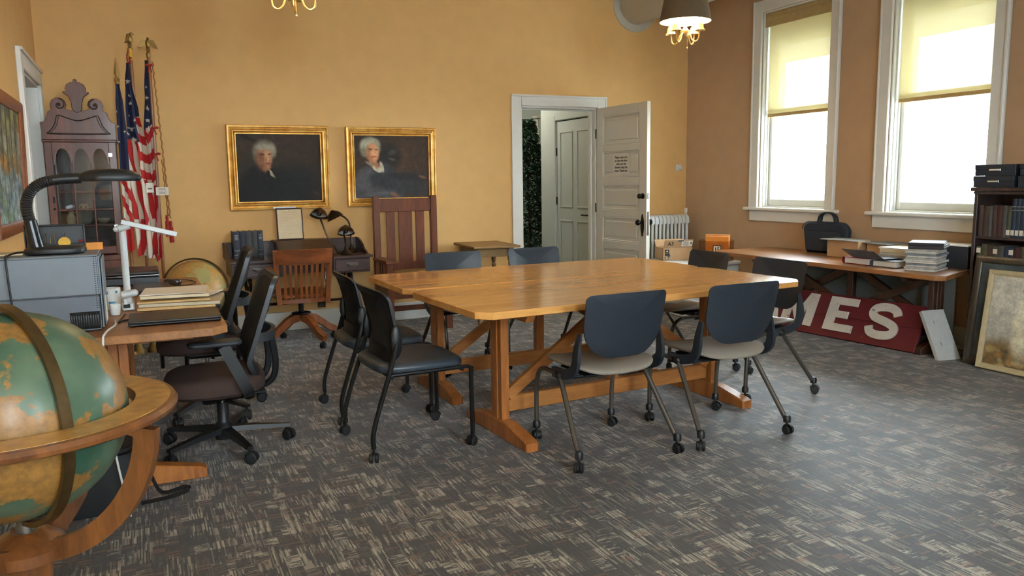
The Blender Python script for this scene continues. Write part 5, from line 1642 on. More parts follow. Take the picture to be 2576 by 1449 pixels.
for k in range(24):
    mb.box((0.196, -0.1478, 0.10 + 0.0095 * k), (0.004, 0.001, 0.004))
    mb.box((0.205, -0.1478, 0.10 + 0.0095 * k), (0.003, 0.001, 0.004))
mb.build('punched_holes', 'ink', gm)
for k in range(2):
    MB().box((0.2265, -0.09 + 0.05 * k, 0.085), (0.004, 0.014, 0.11), 0.001).build('guide_strip', 'page_edge', gm)
ZT = DT + 0.3285
# black gooseneck lamp on top
gl = thing('black_desk_lamp', 'black gooseneck desk lamp standing on the grey machine case', 'lamp', (-0.335, 3.905, ZT))
mb = MB(); cushion(mb, (0, 0, 0.0), 0.118, 0.085, 0.034, 3.0, 40, lambda x, y: 0.0); mb.build('base', 'black_plastic', gl)
MB().tube([(-0.068, 0, 0.02), (-0.085, 0, 0.145)], [0.030, 0.025], 18).build('stem', plain('gloss_black', S(28, 32, 38), 0.22, 0.1), gl)
pts = smooth([(-0.084, 0, 0.135), (-0.094, 0, 0.20), (-0.080, 0, 0.258), (-0.040, 0, 0.298), (0.02, 0, 0.316), (0.12, 0, 0.322)], 12)
mb = MB(); mb.tube(pts, [0.0215 + 0.0022 * (i % 2) for i in range(len(pts))], 14); mb.build('gooseneck', 'black_plastic', gl)
mb = MB()
o = superel(1, 1, 44, 2.5)
R_ = []
for s_, dz in ((0.0, -0.024), (0.93, -0.024), (1.0, -0.014), (0.99, -0.004), (0.90, 0.010), (0.70, 0.022), (0.4, 0.028), (0.0, 0.030)):
    R_.append([(0.232 + x * 0.125 * max(s_, 0.002) * (1.0 if x > 0 else 1.02), y * (0.055 + 0.0) * max(s_, 0.002) * (1 if x > -0.6 else 0.86), 0.332 + dz) for x, y in o])
mb.rings(R_); mb.build('lamp_head', 'black_plastic', gl)
MB().tube(smooth([(-0.115, 0.0, 0.014), (-0.150, -0.02, 0.012), (-0.165, -0.10, 0.008), (-0.168, -0.150, 0.0), (-0.165, -0.155, -0.10), (-0.160, -0.156, -0.20), (-0.157, -0.158, -0.31)], 6), 0.004, 8).build('cord', 'black_plastic', gl)
# tool case, papers, orange folder
tk = thing('tool_case', 'open black tool case standing behind the black desk lamp', 'case', (-0.345, 4.045, ZT))
mb = MB()
mb.box((0, 0.020, 0.060), (0.235, 0.006, 0.12), 0.002)
for s in (-1, 1):
    mb.box((s * 0.115, 0.005, 0.060), (0.006, 0.035, 0.12), 0.002)
mb.box((0, 0.005, 0.003), (0.235, 0.035, 0.006), 0.002); mb.box((0, 0.005, 0.117), (0.235, 0.035, 0.006), 0.002)
mb.box((0, -0.004, 0.024), (0.225, 0.014, 0.022), 0.002)
mb.build('shell', 'black_plastic', tk)
for k in range(6):
    x = -0.055 + 0.018 * k
    MB().tube([(x, -0.004, 0.03), (x, -0.002, 0.062 + 0.022 * (k % 2))], [0.0028, 0.0022], 8).build('screwdriver', 'chrome', tk)
MB().lathe([(0.0, -0.008), (0.024, -0.008), (0.024, 0.008), (0.0, 0.008)], 24, T(0.035, -0.012, 0.04) @ R('X', 90)).build('yellow_tape_measure', plain('tool_yellow', S(222, 168, 32), 0.5), tk)
MB().box((0.100, -0.010, 0.045), (0.02, 0.010, 0.010), 0.003).build('red_clip', 'red_cord', tk)
pa = tag(MB().box((-0.525, 3.99, ZT + 0.003), (0.13, 0.16, 0.006)).build('paper_pad', 'paper_cream'), 'cream paper pad lying on the grey case beside the lamp cord', 'paper')
orf = tag(MB().prism(rrect(-0.045, 0.045, -0.01, 0.01, 0.009), 0.032, T(-0.205, 4.065, ZT + 0.0)).build('orange_box', plain('orange_card', S(222, 140, 44), 0.6)), 'small orange box behind the black lamp base', 'box')
# white arm lamp
plain('lamp_white', S(205, 207, 204), 0.38, 0.1, var=0.03)
wl = thing('white_arm_lamp', 'white clamp lamp with flat tilted arm on the computer desk', 'lamp', (-0.080, 4.335, DT))
mb = MB(); mb.box((0, 0.0, 0.02), (0.055, 0.07, 0.04), 0.006); mb.box((-0.01, -0.036, 0.045), (0.018, 0.004, 0.03), 0.002); mb.build('clamp', 'lamp_white', wl)
MB().box((-0.006, -0.0365, 0.024), (0.030, 0.004, 0.020), 0.002).build('clamp_badge', 'ink', wl)
MB().tube([(0, 0, 0.03), (0, 0, 0.405)], 0.0165, 16).build('post', 'lamp_white', wl)
mb = MB(); mb.tube([(-0.026, -0.030, 0.080), (0.030, -0.034, 0.088)], [0.019, 0.018], 16); mb.sphere((0.032, -0.034, 0.088), 0.018, 14, 10); mb.build('lower_joint', 'lamp_white', wl)
mb = MB(); mb.tube([(-0.022, -0.02, 0.405), (0.03, 0.0, 0.418)], 0.017, 14); mb.sphere((-0.028, -0.022, 0.404), 0.013, 12, 8); mb.tube([(0.0, 0, 0.40), (0.0, 0, 0.425)], 0.02, 14); mb.build('upper_joint', 'lamp_white', wl)
mb = MB(); mb.sweep([(0.0, 0, 0.440), (0.245, -0.02, 0.370)], [(-0.026, -0.010), (0.026, -0.010), (0.026, 0.010), (-0.026, 0.010)], (0, 1, 0)); mb.build('light_bar', 'lamp_white', wl)
mb = MB(); mb.sweep([(0.03, 0, 0.4185), (0.232, -0.02, 0.3605)], [(-0.016, -0.002), (0.016, -0.002), (0.016, 0.002), (-0.016, 0.002)], (0, 1, 0)); mb.build('diffuser', 'gunmetal', wl)
# cups
vc = plain('cup_white', S(226, 224, 216), 0.3)
cu = thing('white_mug', 'white mug with blue and red painted marks behind the white lamp', 'mug', (-0.150, 4.42, DT))
MB().lathe([(0.0, 0.0), (0.034, 0.0), (0.038, 0.01), (0.039, 0.105), (0.036, 0.107), (0.035, 0.012), (0.0, 0.010)], 28).build('body', 'cup_white', cu)
plain('mark_blue', S(70, 130, 160), 0.5); plain('mark_red', S(176, 56, 48), 0.5)
for a, z, w_, h_, mm in ((-125, 0.085, 0.3, 0.016, 'mark_blue'), (-60, 0.088, 0.3, 0.014, 'mark_blue'), (-95, 0.035, 0.8, 0.012, 'mark_blue'), (-95, 0.022, 0.7, 0.010, 'mark_red')):
    MB().lathe([(0.0392, z - h_ / 2), (0.0398, z), (0.0392, z + h_ / 2)], 10, None, radians(a) - w_ / 2, radians(a) + w_ / 2).build('painted_mark', mm, cu)
MB().tube(smooth([(-0.036, 0.01, 0.085), (-0.062, 0.02, 0.075), (-0.062, 0.02, 0.035), (-0.036, 0.01, 0.025)], 5), 0.005, 8).build('handle', 'cup_white', cu)
cu = tag(MB().lathe([(0.0, 0.0), (0.020, 0.0), (0.024, 0.012), (0.026, 0.05), (0.024, 0.052), (0.0, 0.014)], 20, T(-0.136, 4.20, DT)).build('paper_cup', 'cup_white'), 'small white paper cup beside the grey machine case', 'cup')
cu = tag(MB().lathe([(0.0, 0.052), (0.020, 0.050), (0.034, 0.034), (0.040, 0.010), (0.040, 0.0), (0.0, 0.0)], 24, T(-0.092, 4.53, DT)).build('white_dome', 'white_plastic'), 'small white plastic dome behind the pile of papers', 'dome')
# scanner, laptops, mouse
plain('scanner_black', S(30, 32, 35), 0.4)
plain('scanner_lid', S(52, 46, 42), 0.3)
sc = thing('flatbed_scanner', 'black flatbed scanner at the far end of the computer desk', 'scanner', (-0.095, 5.50, DT))
MB().box((0, 0, 0.030), (0.37, 0.32, 0.060), 0.012).build('body', 'scanner_black', sc)
MB().box((0, 0, 0.0625), (0.366, 0.316, 0.004)).build('silver_line', 'chrome', sc)
MB().prism([(-0.183, -0.158), (0.183, -0.158), (0.183, 0.158), (-0.183, 0.158)], 0.026, T(0, 0, 0.0655), 0.010).build('lid', 'scanner_lid', sc)
def laptop(label, loc, rz, w_, d_):
    g = thing('laptop', label, 'laptop', loc, rz, 'closed laptops on the computer desk')
    MB().box((0, 0, 0.009), (w_, d_, 0.013), 0.005).build('base', 'black_plastic', g)
    MB().prism(rrect(-w_ / 2, w_ / 2, -d_ / 2, d_ / 2, 0.008), 0.008, T(0, 0, 0.016), 0.002).build('lid', plain('laptop_lid', S(48, 42, 36), 0.38, var=0.05) if 'laptop_lid' not in MATS else 'laptop_lid', g)
    mb = MB()
    for sx in (-1, 1):
        for sy in (-1, 1):
            mb.box((sx * (w_ / 2 - 0.03), sy * (d_ / 2 - 0.03), 0.0015), (0.03, 0.008, 0.003))
    mb.build('rubber_feet', 'dark_rubber', g)
    return g
laptop('closed black laptop at the near edge of the computer desk', (0.118, 3.905, DT), radians(-1.5), 0.385, 0.265)
laptop('closed black laptop under the scanner side of the paper pile', (0.040, 5.08, DT), radians(2), 0.20, 0.36)
ms = thing('computer_mouse', 'black computer mouse at the far corner of the desk', 'mouse', (0.160, 5.30, DT), radians(60))
mb = MB(); cushion(mb, (0, 0, 0), 0.030, 0.055, 0.036, 2.4, 32, lambda x, y: 0.0); mb.build('body', 'scanner_lid', ms)
MB().box((0, 0.026, 0.0355), (0.004, 0.02, 0.004), 0.001).build('wheel', 'dark_rubber', ms)
cbx = tag(MB().tube(smooth([(0.120, 5.345, DT + 0.012), (0.15, 5.47, DT + 0.006), (0.24, 5.48, DT + 0.006), (0.295, 5.32, DT + 0.005), (0.255, 5.20, DT + 0.005), (0.20, 5.19, DT + 0.005), (0.16, 5.21, DT + 0.005)], 8), 0.003, 6).build('mouse_cable', 'black_plastic'), 'black mouse cable looped on the far end of the desk', 'cable')
# pile of papers and folders
plain('folder_tan', S(206, 170, 112), 0.75, var=0.06)
def sheaf(name, label, loc, rz, w_, d_, h_, mat, cat='papers', sag=0.006, n=10, group='papers piled on the computer desk'):
    mb = MB()
    def top(u, v):
        return (-w_ / 2 + w_ * u, -d_ / 2 + d_ * v, h_ + sag * sin(u * 5 + v * 3))
    def bot(u, v):
        return (-w_ / 2 + w_ * u, -d_ / 2 + d_ * v, 0.4 * sag * sin(u * 4 + 1) * (1 if h_ > 0.004 else 0))
    rows = []
    for fn in (bot, top):
        o = [(i / n, 0) for i in range(n)] + [(1, i / n) for i in range(n)] + [(1 - i / n, 1) for i in range(n)] + [(0, 1 - i / n) for i in range(n)]
        rows.append([fn(*p) for p in o])
    mb.rings(rows)
    o = mb.build(name, mat, None, loc, rot=(0, 0, rz))
    return tag(o, label, cat, group)
sheaf('paper_folder', 'tan folder at the bottom of the paper pile', (0.150, 4.385, DT + 0.002), radians(-4), 0.36, 0.32, 0.012, 'folder_tan', sag=0.001)
sheaf('paper_bundle', 'grey-edged bundle low in the paper pile', (0.178, 4.40, DT + 0.0155), radians(-9), 0.38, 0.32, 0.014, 'page_edge', sag=0.0013)
sheaf('paper_folder', 'tan folder in the middle of the paper pile', (0.135, 4.41, DT + 0.033), radians(-2), 0.34, 0.31, 0.009, 'folder_tan', sag=0.001)
sheaf('envelope', 'curling white envelope sticking out of the paper pile', (0.245, 4.44, DT + 0.0445), radians(-24), 0.20, 0.24, 0.004, 'paper', sag=0.0013)
sheaf('paper_bundle', 'loose sheaf under the top page of the paper pile', (0.148, 4.425, DT + 0.052), radians(-5), 0.32, 0.30, 0.014, 'paper_cream', sag=0.0013)
sheaf('paper_bundle', 'top page of the paper pile, closely printed', (0.142, 4.435, DT + 0.069), radians(-6), 0.31, 0.30, 0.003, 'paper', sag=0.0013)
cbl = tag(MB().tube(smooth([(-0.135, 3.98, DT + 0.006), (-0.13, 3.85, DT + 0.006), (-0.155, 3.72, DT + 0.006), (-0.165, 3.62, DT + 0.006), (-0.170, 3.588, DT - 0.01), (-0.172, 3.575, DT - 0.12), (-0.16, 3.55, 0.30), (-0.12, 3.52, 0.006)], 8), 0.0045, 8).build('white_cable', 'white_plastic'), 'white cable hanging off the near edge of the computer desk', 'cable')
cbl = tag(MB().tube(smooth([(-0.070, 3.99, DT + 0.004), (-0.10, 3.97, DT + 0.004), (-0.118, 3.93, DT + 0.004), (-0.108, 4.05, DT + 0.004), (-0.095, 4.17, DT + 0.004)], 8), 0.0035, 8).build('power_cable', 'black_plastic'), 'short black power cable beside the near laptop', 'cable')

# ================================================================ globes
def globe_mat(name, sea, sea2, land, land2, seed):
    m, nt, b = newmat(name)
    tc = nd(nt, 'ShaderNodeTexCoord')
    mp = nd(nt, 'ShaderNodeMapping')
    mp.inputs['Location'].default_value = (seed, seed * 0.7, seed * 1.3)
    nt.links.new(tc.outputs['Object'], mp.inputs[0])
    n1 = nd(nt, 'ShaderNodeTexNoise'); setin(n1, Scale=6.0, Detail=8.0, Roughness=0.6)
    n2 = nd(nt, 'ShaderNodeTexNoise'); setin(n2, Scale=45.0, Detail=5.0, Roughness=0.7)
    n3 = nd(nt, 'ShaderNodeTexNoise'); setin(n3, Scale=4.5, Detail=4.0)
    for n in (n1, n2, n3):
        nt.links.new(mp.outputs[0], n.inputs['Vector'])
    seac = ramp(nt, n3.outputs[0], [(0.35, sea), (0.65, sea2)])
    landc = ramp(nt, n2.outputs[0], [(0.3, land2), (0.7, land)])
    k = ramp(nt, n1.outputs[0], [(0.515, (0, 0, 0)), (0.53, (1, 1, 1))])
    nt.links.new(mixc(nt, k, seac, landc), b.inputs['Base Color'])
    setin(b, Roughness=0.42)
    b.inputs['Specular IOR Level'].default_value = 0.3
    b.inputs['Coat Weight'].default_value = 0.12
    b.inputs['Coat Roughness'].default_value = 0.2
globe_mat('globe_green', S(42, 72, 56), S(96, 110, 86), S(150, 106, 50), S(110, 80, 42), 1.9)
wood('globe_wood', S(70, 38, 18), S(124, 74, 35), 'z', 12, 0.3, 0.3, 5)
globe_mat('globe_faded', S(140, 140, 92), S(170, 160, 104), S(190, 150, 86), S(158, 124, 70), 5.2)
def ring_paper():
    m, nt, b = newmat('ring_paper')
    tc = nd(nt, 'ShaderNodeTexCoord')
    n1 = nd(nt, 'ShaderNodeTexNoise'); setin(n1, Scale=30.0, Detail=5.0)
    nt.links.new(tc.outputs['Object'], n1.inputs['Vector'])
    nt.links.new(ramp(nt, n1.outputs[0], [(0.3, S(150, 104, 48)), (0.7, S(196, 144, 72))]), b.inputs['Base Color'])
    setin(b, Roughness=0.3); b.inputs['Coat Weight'].default_value = 0.5
ring_paper()
plain('meridian_metal', S(92, 74, 46), 0.35, 0.8, var=0.2)
def floor_globe(label, loc, r, zc, gm_, mer_dir, arm_dir, wood_='globe_wood', ped=True):
    g = thing('floor_globe', label, 'globe', loc)
    MB().sphere((0, 0, zc), r, 72, 40).build('sphere', gm_, g)
    rg = MB().lathe([(r + 0.014, -0.012), (r + 0.092, -0.012), (r + 0.104, -0.006), (r + 0.106, 0.003), (r + 0.100, 0.012), (r + 0.092, 0.013), (r + 0.014, 0.013), (r + 0.014, -0.012)], 72, T(0, 0, zc)).build('horizon_ring', wood_, g)
    MB().lathe([(r + 0.016, 0.0135), (r + 0.090, 0.0135), (r + 0.090, 0.0145), (r + 0.016, 0.0145), (r + 0.016, 0.0135)], 72, T(0, 0, zc)).build('printed_circle', 'ring_paper', rg)
    d = Vector((mer_dir[0], mer_dir[1], 0)).normalized()
    n_ = Vector((-d.y, d.x, 0))
    MB().sweep([d * ((r + 0.013) * cos(t)) + Vector((0, 0, zc + (r + 0.013) * sin(t))) for t in [2 * pi * i / 72 for i in range(72)]], [(-0.011, -0.006), (0.011, -0.006), (0.011, 0.006), (-0.011, 0.006)], tuple(n_), closed=True).build('meridian', 'meridian_metal', g)
    e = Vector((arm_dir[0], arm_dir[1], 0)).normalized()
    for k in range(4):
        d = Matrix.Rotation(k * pi / 2, 3, 'Z') @ e
        n_ = Vector((-d.y, d.x, 0))
        R2 = r + 0.075
        MB().sweep([d * (R2 * cos(t)) + Vector((0, 0, zc - 0.012 + R2 * sin(t))) for t in [-radians(2 + 76 * i / 16) for i in range(17)]], [(-0.012, -0.024), (0.012, -0.024), (0.012, 0.024), (-0.012, 0.024)], tuple(n_)).build('cradle_arm', wood_, g)
    zb = zc - r - 0.075
    if ped:
        MB().lathe([(0.0, zb + 0.035), (0.03, zb + 0.04), (0.055, zb + 0.028), (0.085, zb + 0.005), (0.085, zb - 0.02), (0.05, zb - 0.035), (0.045, zb - 0.09), (0.062, zb - 0.13), (0.062, zb - 0.17), (0.038, zb - 0.20), (0.05, zb - 0.26), (0.07, 0.20), (0.05, 0.16), (0.0, 0.16)], 28).build('pedestal', 'globe_wood', g)
        for k in range(3):
            mb = MB()
            mb.sweep(smooth([(0.04, 0, 0.20), (0.14, 0, 0.20), (0.22, 0, 0.13), (0.28, 0, 0.05), (0.34, 0, 0.020)], 5), [(-0.022, -0.020), (0.022, -0.020), (0.022, 0.020), (-0.022, 0.020)], (0, 1, 0), M=R('Z', 20 + 120 * k))
            mb.build('splayed_leg', wood_, g)
        MB().lathe([(0.0, zb + 0.078), (0.012, zb + 0.076), (0.02, zb + 0.05), (0.02, zb + 0.03), (0.0, zb + 0.03)], 16).build('pivot', 'gunmetal', g)
    else:
        for k in range(4):
            d = Matrix.Rotation(k * pi / 2 + 0.4, 3, 'Z') @ e
            MB().tube([tuple(d * (r + 0.05) + Vector((0, 0, zc - 0.012))), tuple(d * (r + 0.06) + Vector((0, 0, 0.0)))], [0.02, 0.015], 10).build('leg', 'black_iron', g)
        MB().lathe([(0.0, zb + 0.04), (0.05, zb + 0.03), (0.05, zb - 0.03), (0.0, zb - 0.03)], 20).build('boss', 'black_iron', g)
    return g
floor_globe('large green and ochre floor globe in a wooden horizon ring, foreground', (-0.282, 1.997, 0), 0.23, 0.878, 'globe_green', (0.49, -0.87), (0.865, -0.50))
floor_globe('faded yellow globe on the floor beyond the computer desk', (0.345, 6.30, 0), 0.225, 0.59, 'globe_faded', (0.95, -0.30), (0.7, 0.7), 'black_iron', False)
# camera bag under the desk
bg_ = thing('black_bag', 'black bag with a loose strap on the floor behind the large globe', 'bag', (-0.24, 3.70, 0))
plain('nylon_black', S(22, 23, 26), 0.7, var=0.15, scale=200, bump=0.1)
mb = MB(); cushion(mb, (0, 0, 0), 0.165, 0.13, 0.26, 4.5, 40, lambda x, y: 0.0); mb.build('body', 'nylon_black', bg_)
mb = MB(); cushion(mb, (0, -0.005, 0.255), 0.15, 0.115, 0.03, 4, 36); mb.build('flap', 'nylon_black', bg_)
mb = MB(); mb.sweep(smooth([(0.15, 0.02, 0.25), (0.185, 0.06, 0.20), (0.205, 0.05, 0.10), (0.24, 0.02, 0.02), (0.30, 0.03, 0.012), (0.345, 0.06, 0.010), (0.35, 0.015, 0.008), (0.28, -0.03, 0.006), (0.16, -0.05, 0.006)], 6), [(-0.012, -0.0015), (0.012, -0.0015), (0.012, 0.0015), (-0.012, 0.0015)], (0.3, 0.9, 0.2)); mb.build('strap', 'nylon_black', bg_)
# ================================================================ on and under the table by the windows
TT = 0.671
plain('bag_navy', S(25, 36, 52), 0.65, var=0.1, scale=120, bump=0.1)
lb = thing('laptop_bag', 'dark navy laptop bag standing on the table under the windows', 'bag', (5.672, 5.275, TT + 0.001), radians(-84))
out = rrect(-0.205, 0.205, 0.0, 0.285, (0.03, 0.03, 0.09, 0.07), 7)
out = [(1.15 * x * (0.86 + 0.14 * min(1, z / 0.18)), z) for x, z in out]
mb = MB(); mb.prism(out, 0.085, Matrix(((1, 0, 0, 0), (0, 0, -1, 0.0425), (0, 1, 0, 0), (0, 0, 0, 1))), 0.018); mb.build('body', 'bag_navy', lb)
mb = MB(); mb.prism([(x * 0.86, 0.02 + z * 0.66) for x, z in out], 0.018, Matrix(((1, 0, 0, 0), (0, 0, -1, -0.0435), (0, 1, 0, 0), (0, 0, 0, 1))), 0.007); mb.build('front_pocket', 'bag_navy', lb)
for y in (-0.022, 0.022):
    mb = MB(); mb.sweep(smooth([(-0.085, y, 0.275), (-0.07, y * 0.8, 0.335), (-0.03, y * 0.5, 0.365), (0.04, y * 0.5, 0.365), (0.08, y * 0.8, 0.335), (0.10, y, 0.275)], 5), [(-0.010, -0.006), (0.010, -0.006), (0.010, 0.006), (-0.010, 0.006)], (0, 1, 0)); mb.build('handle', 'bag_navy', lb)
mb = MB(); mb.tube([(x, -0.0435, z) for x, z in out[6:]], 0.003, 6); mb.build('zip', 'dark_rubber', lb)
plain('cardboard', S(184, 148, 108), 0.8, var=0.05, scale=20)
plain('grey_card', S(92, 94, 98), 0.7, var=0.05)
cbx = thing('file_box', 'tan cardboard file box beside the navy laptop bag', 'box', (5.535, 4.905, TT))
MB().box((0, 0, 0.075), (0.15, 0.33, 0.15), 0.002).build('body', 'cardboard', cbx)
GBK = 'books and papers on the table under the windows'
def slab(name, label, loc, rz, w_, d_, h_, mat, cat, group=GBK, bev=0.0012):
    o = MB().box((0, 0, h_ / 2), (w_, d_, h_), bev).build(name, mat, None, loc, rot=(0, 0, rz))
    return tag(o, label, cat, group)
plain('print_grey', S(150, 152, 150), 0.6, var=0.35, scale=22)
plain('magazine_a', S(212, 212, 206), 0.6, var=0.25, scale=30)
plain('magazine_b', S(176, 172, 164), 0.6, var=0.3, scale=26)
plain('magazine_c', S(120, 128, 132), 0.55, var=0.2, scale=30)
slab('print_sheet', 'grey printed sheet on top of the cardboard file box', (5.54, 4.93, TT + 0.150), radians(4), 0.24, 0.37, 0.004, 'print_grey', 'paper')
slab('print_sheet', 'loose print lapping over the right side of the cardboard box', (5.62, 4.60, TT + 0.1355), radians(-7), 0.26, 0.30, 0.006, 'magazine_c', 'paper')
slab('carton', 'low brown carton behind the red book', (5.64, 4.57, TT), radians(0), 0.24, 0.26, 0.135, 'cardboard', 'box')
# thick flat books, fore-edges to the room
def flat_book(label, loc, rz, w_, d_, h_, cov, edge='page_edge'):
    g = thing('thick_book', label, 'book', loc, rz, GBK)
    mb = MB()
    mb.box((0, 0, 0.0025), (w_, d_, 0.005), 0.001); mb.box((0, 0, h_ - 0.0025), (w_, d_, 0.005), 0.001)
    sp = [(-w_ / 2 - 0.012 * sin(pi * i / 8), h_ * i / 8) for i in range(9)]
    mb.prism(sp + [(a + 0.004, b) for a, b in sp[::-1]], d_, Matrix(((1, 0, 0, 0), (0, 0, 1, -d_ / 2), (0, 1, 0, 0), (0, 0, 0, 1))))
    mb.build('cover', cov, g)
    MB().box((0.002, 0, h_ / 2), (w_ - 0.014, d_ - 0.016, h_ - 0.010), 0.002).build('pages', edge, g)
    return g
plain('book_red', S(116, 28, 34), 0.6, var=0.1)
plain('pages_pale', S(222, 218, 206), 0.8, var=0.12, scale=140)
flat_book('thick red book lying flat, pale page edges to the room', (5.235, 4.475, TT), radians(-91), 0.245, 0.20, 0.056, 'book_red', 'pages_pale')
flat_book('thick grey book lying flat right of the red book', (5.245, 4.225, TT), radians(-89), 0.215, 0.20, 0.050, 'grey_card', 'pages_pale')
fb = thing('grey_binder', 'dark grey binder cover tilted across the two flat books', 'binder', (5.225, 4.36, TT + 0.058), radians(-90), GBK)
mb = MB(); mb.prism([(-0.155, 0.0), (0.145, 0.0), (0.105, 0.088), (-0.205, 0.088)], 0.004, Matrix(((1, 0, 0, 0), (0, -0.72, -0.7, -0.085), (0, 0.69, -0.72, 0.006), (0, 0, 0, 1)))); mb.build('raised_cover', 'grey_card', fb)
MB().box((-0.005, 0.01, 0.003), (0.30, 0.18, 0.006), 0.001).build('lower_cover', 'grey_card', fb)
for k, (mt, h_) in enumerate((('magazine_a', 0.025), ('paper_cream', 0.022), ('magazine_b', 0.027), ('paper', 0.020), ('paper_cream', 0.025), ('paper', 0.012))):
    lbk = ('lowest pad', 'second pad', 'third, grey pad', 'fourth, white pad', 'fifth, cream pad', 'topmost white sheets')[k]
    slab('paper_pad', lbk + ' of the paper pile between the binder and the magazines', (5.47 + 0.004 * (k % 2), 4.28 + 0.006 * ((k * 3) % 4), TT + sum((0.0252, 0.0222, 0.0272, 0.0202, 0.0252, 0.012)[:k])), radians(3 * ((k * 5) % 3) - 2), 0.24, 0.30, h_, mt, 'papers')
z = TT
ORD = ['lowest', 'second', 'third', 'fourth', 'fifth', 'sixth', 'seventh', 'eighth', 'ninth', 'tenth', 'eleventh', 'topmost']
for k in range(12):
    h_ = 0.0135 if k < 9 else 0.010
    mt = ('magazine_a', 'magazine_b', 'magazine_a', 'magazine_c', 'pages_pale')[k % 5]
    o = MB().box((0, 0, h_ / 2), (0.215, 0.275, h_), 0.002).build('magazine', mt, None, (5.285 + 0.006 * ((k * 7) % 5 - 2) * 0.5, 3.965 + 0.005 * ((k * 3) % 4 - 1.5), z), rot=(0, 0, radians(-90 + 22 + 2.0 * ((k * 5) % 4 - 1.5))))
    tag(o, ORD[k] + ' magazine of the tall stack at the bookcase end of the table', 'magazine', 'stack of magazines')
    z += h_ + 0.0006
plain('binder_dark', S(44, 46, 52), 0.5); plain('binder_blue', S(150, 190, 205), 0.25)
for k, (h_, lbk) in enumerate(((0.026, 'dark binder lying on the magazine stack'), (0.020, 'dark binder with pale blue cover on top of the magazine stack'))):
    g = thing('binder', lbk, 'binder', (5.32, 3.975 + 0.012 * k, z), radians(-62 + 4 * k), GBK)
    MB().box((0, 0, h_ / 2), (0.235, 0.28, h_), 0.003).build('covers', 'binder_dark', g)
    MB().box((0, 0.006, h_ / 2), (0.238, 0.262, h_ * 0.4), 0.001).build('pages', 'paper', g)
    if k == 1:
        MB().box((0, 0, h_ + 0.0006), (0.218, 0.262, 0.0012)).build('cover_sheet', 'binder_blue', g)
    z += h_ + 0.0006
slab('dark_box', 'black box behind the magazine stack against the wall', (5.63, 3.945, TT), 0, 0.20, 0.27, 0.165, 'binder_dark', 'box')
slab('newspaper', 'folded newspaper lying on the black box by the bookcase', (5.62, 3.965, TT + 0.166), radians(6), 0.21, 0.29, 0.010, 'paper', 'newspaper')
# pale board under the table
tag(MB().box((5.772, 4.86, 0.315), (0.014, 1.60, 0.63), 0.002).build('pale_board', plain('pale_board', S(150, 158, 158), 0.7, var=0.04)), 'wide pale grey board standing under the table against the wall', 'board')

# ================================================================ red painted sign
sg = thing('red_sign', 'weathered red wooden sign with big white letters leaning under the table', 'sign', (5.312, 4.050, 0))
def sign_paint(name, base, chip, amount, scale):
    m, nt, b = newmat(name)
    tc = nd(nt, 'ShaderNodeTexCoord')
    n1 = nd(nt, 'ShaderNodeTexNoise'); setin(n1, Scale=scale, Detail=8.0, Roughness=0.7)
    n2 = nd(nt, 'ShaderNodeTexNoise'); setin(n2, Scale=6.0, Detail=4.0)
    nt.links.new(tc.outputs['Object'], n1.inputs['Vector']); nt.links.new(tc.outputs['Object'], n2.inputs['Vector'])
    bc = ramp(nt, n2.outputs[0], [(0.3, tuple(x * 0.8 for x in base)), (0.7, base)])
    k = ramp(nt, n1.outputs[0], [(amount, (1, 1, 1)), (amount + 0.02, (0, 0, 0))])
    nt.links.new(mixc(nt, k, bc, chip), b.inputs['Base Color'])
    setin(b, Roughness=0.6)
sign_paint('sign_red', S(104, 27, 34), S(176, 120, 110), 0.30, 16)
sign_paint('sign_white', S(236, 229, 214), S(96, 66, 50), 0.355, 22)
# local frame: x along the board (away from the bookcase end), y = up the face, z = out of the face towards the room
ud = Vector((-0.090, 1.0, 0)).normalized()
ln = radians(25)
nrm0 = Vector((-ud.y, ud.x, 0))
up = Vector((0, 0, 1)) * cos(ln) - nrm0 * sin(ln)
nv_ = nrm0 * cos(ln) + Vector((0, 0, 1)) * sin(ln)
Ms = Matrix(((-ud.x, up.x, nv_.x, 0), (-ud.y, up.y, nv_.y, 0), (-ud.z, up.z, nv_.z, 0.014), (0, 0, 0, 1)))
LB, HB = 1.66, 0.382
for k in range(2):
    MB().box((-LB / 2, HB * (0.25 + 0.5 * k), -0.014), (LB, HB / 2 - 0.002, 0.028), 0.003, Ms).build('board_plank', 'sign_red', sg)
MB().box((-LB / 2, 0.5 * HB, -0.018), (LB - 0.02, HB - 0.02, 0.020), 0, Ms).build('board_core', 'sign_red', sg)
def letter(polys, x0, name):
    for p in polys:
        mb = MB()
        mb.prism([(x0 + a, 0.058 + b) for a, b in p], 0.016, Ms, 0.002)
        mb.build(name, 'sign_white', sg)
h = 0.300
letter([[(0, 0), (0.082, 0), (0.082, h * 0.50), (0.165, 0.015), (0.248, h * 0.50), (0.248, 0), (0.330, 0), (0.330, h), (0.240, h), (0.165, h * 0.48), (0.090, h), (0, h)]], -1.305, 'letter_m')
letter([[(0, 0), (0.280, 0), (0.280, 0.066), (0.092, 0.066), (0.092, 0.118), (0.205, 0.118), (0.205, 0.180), (0.092, 0.180), (0.092, h - 0.066), (0.270, h - 0.066), (0.270, h), (0, h)]], -0.850, 'letter_e')
